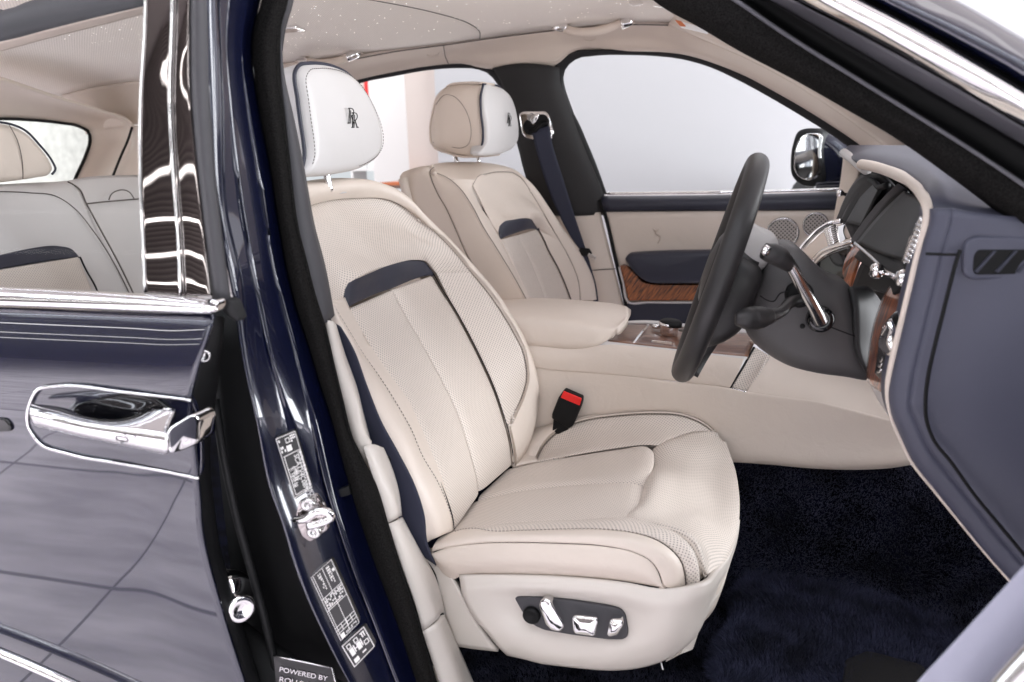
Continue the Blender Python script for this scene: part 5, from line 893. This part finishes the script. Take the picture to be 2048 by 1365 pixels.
fzR = [(585,-60,-.755),(581,0,-.755),(566,51,-.76),(559,103,-.765),(561,154,-.77),(570,239,-.775),(582,342,-.78),(594,444,-.785),(613,520,-.79),(632,594,-.792),(650,650,-.795),(670,735,-.795),(682,790,-.795),(699,860,-.795),(722,910,-.795),(750,965,-.795),(775,1044,-.795),(804,1139,-.795),(833,1222,-.79),(874,1365,-.785),(894,1430,-.785)]
fzM = [((a[0]+b[0])/2-2,(a[1]+b[1])/2,-.02+min(a[2],b[2])) for a,b in zip([fzL[i] for i in (0,1,2,3,4,5,6,7,8,9,10,11,12,13,14,15,16,17,18,19)],[fzR[i] for i in (0,1,2,3,4,5,6,7,8,9,10,11,12,13,14,16,17,18,19,20)])]
seal = surf('aperture_seal', [[V(p)+W(0,.02,0) for p in fzL], fzL, fzM, fzR, [(p[0]-2,p[1],p[2]+.03) for p in fzR]], car, 'fuzzy', (90,14), thick=.006, label='fuzzy black door aperture seal along the centre pillar')
tube('seal_lip', [(0.5*(a[0]+b[0])+6,0.5*(a[1]+b[1]),b[2]-.018) for a,b in zip(fzM,[fzR[i] for i in (0,1,2,3,4,5,6,7,8,9,10,11,12,13,14,16,17,18,19,20)])], .0035, seal, 'fuzzy', 80, 6)
gR = [(563,-60,-.70),(560,40,-.70),(563,80,-.70),(567,137,-.70),(588,239,-.70),(608,342,-.71),(627,450,-.72),(649,535,-.725),(668,632,-.73)]
gt = surf('pillar_upper_trim', [[(p[0]-2,p[1],p[2]+.005) for p in fzR[:11]], [((a[0]+b[0])/2,(a[1]+b[1])/2,-.765) for a,b in zip(fzR[:11],[gR[0],gR[1],gR[1],gR[2],gR[3],gR[4],gR[5],gR[6],gR[7],gR[7],gR[8]])], gR, [(p[0]-4,p[1],p[2]+.1) for p in gR]], car, 'grey_trim', (40,12), thick=.006, label='dark grey upper trim of the near centre pillar')
ct = surf('pillar_lower_trim', [[(650,641,-.775),(670,735,-.78),(699,855,-.78),(722,910,-.78),(735,928,-.78)],[(662,642,-.77),(683,725,-.77),(712,815,-.77),(735,885,-.77),(742,893,-.77)],[(670,647,-.74),(687,706,-.735),(711,775,-.73),(731,853,-.725),(741,888,-.72)],[(672,648,-.68),(690,706,-.68),(715,775,-.67),(737,853,-.67),(748,888,-.67)]], car, 'cream_plastic', (24,12), thick=.004, label='cream lower trim of the near centre pillar')
surf('trim_piece', [[(728,894,-.79),(748,958,-.79),(772,1035,-.79),(777,1046,-.79)],[(738,890,-.78),(762,958,-.78),(786,1030,-.78),(788,1040,-.78)],[(762,894,-.74),(779,937,-.735),(795,990,-.735),(800,1033,-.735)],[(768,898,-.69),(786,940,-.69),(800,990,-.68),(806,1033,-.68)]], ct, 'cream_plastic', (16,12), thick=.004)
surf('trim_piece', [[(778,1048,-.79),(806,1135,-.79),(836,1225,-.79),(845,1262,-.79)],[(788,1044,-.78),(818,1130,-.78),(850,1215,-.78),(862,1250,-.78)],[(801,1036,-.74),(833,1098,-.73),(863,1155,-.725),(882,1228,-.72)],[(808,1036,-.68),(840,1098,-.68),(870,1152,-.68),(890,1226,-.68)]], ct, 'cream_plastic', (16,12), thick=.004)
surf('trim_piece', [[(845,1264,-.79),(872,1345,-.785),(900,1430,-.785)],[(862,1254,-.78),(888,1330,-.775),(920,1430,-.775)],[(883,1231,-.72),(911,1300,-.715),(965,1430,-.71)],[(890,1230,-.68),(920,1300,-.68),(975,1430,-.68)]], ct, 'cream_plastic', (16,12), thick=.004)
nb = surf('near_seat_belt', [[(660,640,-.70),(680,706,-.70),(704,775,-.70),(724,853,-.70),(748,905,-.70),(770,945,-.70),(790,1010,-.70),(812,1075,-.70),(838,1108,-.70)],[(680,655,-.702),(704,695,-.702),(734,775,-.703),(762,845,-.704),(795,905,-.704),(830,975,-.704),(848,1032,-.704),(854,1088,-.704),(872,1132,-.70)]], car, 'belt', (40,8), thick=.0025, label='navy seat belt beside the driver seat')
lathe('belt_button', P(776,917,-.70), (.2,-1,0), [(.006,-.003),(.006,.003),(.004,.004),(0,.004)], nb, 'black', 16)
surf('sill_trim', [[W(-.55,-.79,.62),W(-.2,-.79,.50),W(.3,-.79,.46),W(.6,-.79,.46)],[W(-.5,-.72,.60),W(-.2,-.72,.48),W(.3,-.72,.45),W(.6,-.72,.45)]], car, 'cream_plastic', (10,6), thick=.02)
# stickers, striker, plate
def quad_uv(a,b,c,d):     # corners tl,tr,br,bl -> function
    a,b,c,d = map(V,(a,b,c,d)); return lambda u,v_: (a*(1-u)+b*u)*(1-v_)+(d*(1-u)+c*u)*v_
def sticker(name, q, lab, draw):
    Q = quad_uv(*q); n3 = nrm(np.cross(Q(1,0)-Q(0,0), Q(0,1)-Q(0,0))); n3 = n3 if n3@(CAM-Q(.5,.5))>0 else -n3
    s = pod(name, [Q(0,0)+n3*.005,Q(1,0)+n3*.005,Q(1,1)+n3*.005,Q(0,1)+n3*.005], bpil, 'label', -n3*.008, rnd=.0003, rad=.005, label=lab)
    v=[];f=[]
    def bar(u0,v0,u1,v1):
        k=len(v); v.extend([Q(a,b)+n3*.0056 for a,b in ((u0,v0),(u1,v0),(u1,v1),(u0,v1))]); f.append((k,k+1,k+2,k+3))
    draw(bar); mesh('print', v, f, 'print', bpil, smooth=False, kind='stuff'); return Q, n3
def frame(bar,u0,v0,u1,v1,t,tv):
    bar(u0,v0,u1,v0+tv); bar(u0,v1-tv,u1,v1); bar(u0,v0,u0+t,v1); bar(u1-t,v0,u1,v1)
rr = random.Random(5)
def glyphs(bar,u0,v0,u1,v1,n,vertical=True):
    for i in range(n):
        a,b = i/n,(i+.72)/n
        for k in range(3):
            c,d_ = k/3,(k+.8)/3
            if rr.random()<.72:
                if vertical: bar(u0+(u1-u0)*c, v0+(v1-v0)*a, u0+(u1-u0)*d_, v0+(v1-v0)*b)
                else: bar(u0+(u1-u0)*a, v0+(v1-v0)*c, u0+(u1-u0)*b, v0+(v1-v0)*d_)
def d1(bar):
    frame(bar,.03,.02,.97,.98,.025,.010)
    glyphs(bar,.10,.06,.34,.28,4); glyphs(bar,.66,.05,.92,.17,3); frame(bar,.42,.07,.62,.15,.03,.012); bar(.38,.19,.62,.28)
    frame(bar,.14,.32,.94,.95,.03,.010)
Q,n3 = sticker('identification_sticker', ((551,874,-.948),(592,857,-.937),(626,974,-.937),(590,998,-.948)), 'black identification sticker with white print', d1)
dn = Q(.5,1)-Q(.5,0); lf = Q(1,.5)-Q(0,.5)
text('sticker_text','ROLLS-ROYCE MOTOR CARS LTD', Q(.80,.34)+n3*.0056, dn, lf, .0075, bpil, 'print'); text('sticker_text','SCATV4C08MU210877', Q(.60,.36)+n3*.0056, dn, lf, .0085, bpil, 'print')
for k,s in enumerate(('3280 kg','6780 kg','1- 1545 kg','2- 1810 kg')): text('sticker_text', s, Q(.46-.09*k,.52)+n3*.0056, dn, lf, .0062, bpil, 'print')
def d2(bar):
    frame(bar,.02,.01,.98,.99,.02,.006); bar(.10,.02,.12,.97); bar(.52,.02,.54,.97)
    glyphs(bar,.28,.05,.40,.30,7); glyphs(bar,.66,.05,.80,.30,7); bar(.84,.12,.94,.16)
    bar(.02,.36,.98,.368); bar(.02,.54,.98,.548); glyphs(bar,.10,.38,.95,.45,12,False); glyphs(bar,.12,.465,.92,.53,9,False)
    for k in (.80,.845,.89): bar(.02,k,.98,k+.008)
    for k in (.3,.54,.76): bar(k,.80,k+.02,.90)
    bar(.10,.92,.28,.985); glyphs(bar,.36,.93,.90,.97,8,False)
sticker('tyre_pressure_sticker', ((622,1151,-.946),(665,1113,-.936),(722,1241,-.932),(683,1280,-.942)), 'black tyre pressure sticker with white table', d2)
def d3(bar):
    frame(bar,.03,.03,.97,.97,.03,.025)
    for c in (.14,.44):
        frame(bar,c,.14,c+.16,.32,.03,.03); bar(c+.02,.34,c+.18,.62); bar(c+.20,.30,c+.24,.58)
    bar(.36,.44,.68,.48); bar(.72,.14,.90,.18); bar(.76,.18,.80,.34); bar(.84,.18,.88,.34); frame(bar,.72,.48,.90,.66,.03,.03); bar(.14,.74,.34,.90); bar(.52,.76,.68,.82)
sticker('fuel_sticker', ((683,1288,-.941),(730,1246,-.931),(753,1288,-.929),(710,1333,-.938)), 'black fuel sticker with white pump pictograms', d3)
stq = pod('door_striker', [(597,1003,-.945),(630,987,-.94),(648,1010,-.935),(656,1060,-.935),(620,1086,-.94),(604,1075,-.945),(590,1040,-.948)], bpil, 'mirror_black', (0,.006,0), rnd=.002, rad=.004, label='polished steel door striker')
tube('striker_loop', [(592,1040,-.952),(612,1038,-.962),(640,1022,-.965),(658,1026,-.96),(662,1034,-.958),(640,1046,-.962),(618,1052,-.96)], .0055, bpil, 'chrome', 30, 10)
for x,y in ((617,1009),(629,1063)): lathe('striker_screw', P(x,y,-.948), (0.2,-1,0), [(.0095,-.003),(.0095,.003),(.007,.005),(.004,.005),(.004,.002),(0,.002)], bpil, 'satin', 20)
pod('pillar_clip', [(666,985,-.845),(698,972,-.835),(702,990,-.835),(668,1000,-.845)], bpil, 'black', (0,.01,0), rnd=.002, rad=.003)
# door sill plate with lettering
sp = quad_uv((546,1311,-.93),(664,1335,-.91),(690,1440,-.91),(556,1420,-.93))
spl = pod('tread_plate', [sp(0,0),sp(1,0),sp(1,1),sp(0,1)], car, 'black_gloss', (0,.006,-.004), rnd=.001, rad=.003, label='black tread plate with maker lettering')
n3 = nrm(np.cross(sp(1,0)-sp(0,0), sp(0,1)-sp(0,0))); n3 = n3 if n3@(CAM-sp(.5,.5))>0 else -n3
tube('plate_edge', [sp(0,0)+n3*.001,sp(1,0)+n3*.001], .0012, spl, 'satin', 4, 6); tube('plate_edge', [sp(1,0)+n3*.001,sp(1,1)+n3*.001], .0012, spl, 'satin', 4, 6)
dx_, dy_ = sp(1,0)-sp(0,0), sp(0,0)-sp(0,1)
text('plate_lettering','POWERED BY', sp(.08,.26)+n3*.0015, dx_, dy_, .0115, spl, 'satin'); text('plate_lettering','ROLLS-ROYCE', sp(.06,.45)+n3*.0015, dx_, dy_, .0125, spl, 'satin'); text('plate_lettering','MOTOR CARS', sp(.2,.62)+n3*.0015, dx_, dy_, .0085, spl, 'satin')
surf('sill_body', [[W(-.95,-.86,.9),W(-.6,-.86,.66),W(-.45,-.86,.60),W(-.2,-.86,.5),(.0+.6,0,0) if False else W(.5,-.86,.45)],[W(-.95,-.93,.62),W(-.6,-.93,.60),W(-.45,-.93,.56),W(-.2,-.93,.46),W(.5,-.93,.42)]], car, 'black', (20,6), thick=.02)
surf('dark_gap_backing', [[(405,612,-.84),(425,800,-.84),(445,1000,-.84),(500,1420,-.84)],[(540,612,-.83),(570,800,-.83),(620,1000,-.83),(760,1420,-.83)]], car, 'black', (10,6), thick=.01)  # black sheet standing in for the darkness inside the door gap

# ---- near A pillar and door aperture, upper right ----------------
b0 = [(1270,-40,-.60),(1312,0,-.615),(1400,50,-.635),(1476,95,-.65),(1600,160,-.675),(1700,217,-.69),(1800,275,-.705),(1900,345,-.72),(2048,458,-.74),(2130,525,-.75)]
b1 = [(1400,-40,-.66),(1470,0,-.67),(1535,45,-.68),(1600,88,-.69),(1700,150,-.705),(1800,212,-.72),(1941,300,-.74),(2060,380,-.755),(2140,440,-.76)]
b2 = [(1470,-40,-.645),(1540,0,-.65),(1600,35,-.66),(1700,92,-.675),(1800,150,-.69),(1900,205,-.70),(2048,292,-.72),(2140,345,-.73)]
b3 = [(1500,-40,-.70),(1560,0,-.71),(1600,17,-.715),(1700,72,-.725),(1800,130,-.74),(1900,190,-.75),(2048,272,-.77),(2140,325,-.78)]
b4 = [(1520,-40,-.72),(1585,0,-.73),(1700,60,-.74),(1800,115,-.75),(1900,170,-.765),(2048,256,-.785),(2140,310,-.79)]
ap = surf('a_pillar', [[V(p)+W(0,.03,.0) for p in b0], b0, [((a[0]+b[0])/2,(a[1]+b[1])/2,(a[2]+b[2])/2-.015) for a,b in zip([b0[i] for i in (0,1,2,3,4,5,6,8,9)],b1)], b1], car, 'fuzzy', (50,14), thick=.006, label='near windscreen pillar with black seal, chrome and navy bands')
surf('door_channel', [b1, [(p[0]+20,p[1]-8,p[2]+.03) for p in b1], b2], ap, 'black', (40,8), thick=.006)
tube('seal_highlight', b1, .0028, ap, 'rubber_light', 50, 8)  # pale line painted in for the lit top edge of the seal
surf('outer_rubber', [b2, b3, b4], ap, 'rubber_light', (40,10), thick=.004)
c1_ = [(1560,-40,-.755),(1625,0,-.76),(1740,62,-.77),(1850,125,-.78),(1950,182,-.79),(2048,238,-.80),(2140,292,-.81)]
c2_ = [(1600,-40,-.765),(1672,0,-.77),(1780,55,-.78),(1880,110,-.79),(1970,160,-.80),(2048,208,-.81),(2140,262,-.82)]
c3_ = [(1640,-40,-.76),(1720,0,-.765),(1820,52,-.775),(1910,103,-.785),(2000,155,-.795),(2048,183,-.80),(2140,238,-.81)]
surf('chrome_finisher', [[V(p)+W(0,.004,0) for p in b4], c1_, c2_, c3_], ap, 'chrome', (40,14), thick=.004)
r0 = [(1655,-40,-.745),(1738,0,-.75),(1830,46,-.76),(1920,94,-.77),(2010,145,-.78),(2048,168,-.785),(2140,222,-.79)]
r1 = [(1690,-40,-.755),(1780,0,-.76),(1870,42,-.77),(1960,88,-.78),(2048,135,-.79),(2140,188,-.80)]
r2 = [(1740,-40,-.745),(1830,0,-.75),(1920,40,-.76),(2048,108,-.775),(2140,160,-.785)]
r3 = [(1800,-40,-.71),(1908,0,-.715),(1980,38,-.725),(2048,77,-.735),(2140,128,-.75)]
surf('drip_rubber', [c3_, [V(p)+W(0,.012,0) for p in r0], r0], ap, 'black', (30,5), thick=.004)
surf('roof_side', [r0, r1, r2, r3, [V(p)+W(0,.06,.012) for p in r3]], ap, 'paint', (40,20), thick=.004)

# ---- opened front door, close to the camera ----------------------
fdn = pod('front_door', [(2160,1000,-1.08),(2048,1118,-1.08),(1990,1182,-1.08),(1905,1275,-1.08),(1815,1372,-1.08),(1760,1440,-1.08),(1900,1560,-1.08),(2300,1560,-1.08),(2300,1100,-1.08)], car, 'lit_door_leather', (.20,-.02,-.05), bulge=.004, rnd=.012, rad=.02, label='blurred brightly lit blue grey trim of the open front door')
tube('door_pull', [(2150,1230,-1.11),(2060,1320,-1.11),(1990,1400,-1.11),(1950,1460,-1.11)], .012, fdn, 'satin', 20, 10)

hx, hy = .46, -.95; ddx, ddy = .16, -.987
def dp(t, o, z): return W(hx+ddx*t-ddy*o, hy+ddy*t+ddx*o, z)
surf('inner_panel', [[dp(t,-.02,z) for t in (0,.3,.7,1.1)] for z in (.28,.75,1.0,1.22)], fdn, 'navy', (10,10), toward=(-2,-1.5,1), thick=.03)
surf('outer_panel', [[dp(t,.09,z) for t in (0,.3,.7,1.1)] for z in (.27,.8,1.1,1.24)], fdn, 'paint', (10,10), toward=(4,-1.5,1), thick=.01)
tube('window_frame', [dp(-.30,.02,1.24),dp(.05,.0,1.42),dp(.45,-.04,1.60),dp(.8,-.06,1.63),dp(1.05,-.05,1.60),dp(1.1,.02,1.24)], .02, fdn, 'paint', 40, 10)

surf('dark_body_panel', [[W(.47,y,z) for y in (-.97,-.80,-.55)] for z in (.22,.6,.95,1.20)], car, 'black', (8,8), toward=(-2,-.8,.8), thick=.04)  # unseen dark panel added for the centre pillar to reflect
surf('wing_side', [[W(x,-.97,z) for x in (.50,.9,1.4)] for z in (.30,.7,1.0,1.18)], car, 'paint', (8,8), toward=(.9,-4,.8), thick=.02)

# ---- floor mat and pedal ----------------------------------------
MZ = FZ+.012
def mz(px,py): return P(px,py,MZ+.02,'z')
mo = [mz(1483,1165),mz(1490,1145),mz(1530,1137),mz(1640,1160),mz(1750,1190),mz(1850,1222),mz(1960,1228),mz(2000,1300),mz(1960,1400),mz(1700,1420),mz(1600,1400),mz(1440,1390),mz(1430,1330),mz(1465,1230)]
fm = pod('floor_mat', mo, None, 'mat_fibre', (0,0,-.034), rnd=.014, rad=.02); tag(fm, 'deep navy lambswool floor mat in the driver footwell', 'floor mat')
pd = pod('heel_pad', [P(1690,1318,.518,'z'),P(1735,1300,.518,'z'),P(1850,1330,.518,'z'),P(1860,1400,.518,'z'),P(1680,1400,.518,'z')], fm, 'black', (0,0,-.01), bulge=.003, rnd=.004, rad=.01)
# pile: short fibres standing on the mat and the carpet
def pile(name, par, m, n, gen, h, seed):
    r = np.random.RandomState(seed); B, N = gen(r, n)
    n = len(B); t = r.normal(size=(n,3)); t = t-(t*N).sum(1,keepdims=True)*N; t /= np.linalg.norm(t,axis=1,keepdims=True)
    L = h*(.6+.8*r.rand(n,1)); wv = .0011*np.cross(N,t)
    # combed clumps
    ph = np.sin(B[:,:1]*23+2*np.sin(B[:,1:2]*17))+np.sin(B[:,1:2]*31+B[:,:1]*9)
    tip = B+N*L+t*L*.55+L*.35*ph*np.array([[.7,.5,0]])
    v = np.stack([B-wv, B+wv, tip],1).reshape(-1,3); f = np.arange(3*n).reshape(-1,3)
    me = bpy.data.meshes.new(name); me.from_pydata(v.tolist(), [], f.tolist()); me.materials.append(M[m]); o = bpy.data.objects.new(name, me); COL.objects.link(o); o.parent = par; o['kind'] = 'stuff'; return o
dg = bpy.context.evaluated_depsgraph_get
def scatter(o, cond):
    me = o.data; me.calc_loop_triangles(); V_ = np.array([q_.co for q_ in me.vertices]); T = np.array([t_.vertices for t_ in me.loop_triangles])
    a,b,c = V_[T[:,0]],V_[T[:,1]],V_[T[:,2]]; nn = np.cross(b-a,c-a); ar = np.linalg.norm(nn,axis=1); nn = nn/np.maximum(ar[:,None],1e-12)
    def gen(r, n):
        i = r.choice(len(T), n, p=ar/ar.sum()); u = r.rand(n,2); fl = u.sum(1)>1; u[fl] = 1-u[fl]
        B = a[i]+(b[i]-a[i])*u[:,:1]+(c[i]-a[i])*u[:,1:]; N = nn[i].copy(); k = cond(B,N); return B[k],N[k]
    return gen
pile('mat_pile', fm, 'mat_fibre', 150000, scatter(fm, lambda B,N: N[:,2]>-.1), .016, 1)
pile('carpet_pile', ft, 'fibre', 230000, scatter(ft, lambda B,N: (B[:,0]>-.45)&(B[:,0]<.7)), .006, 2)
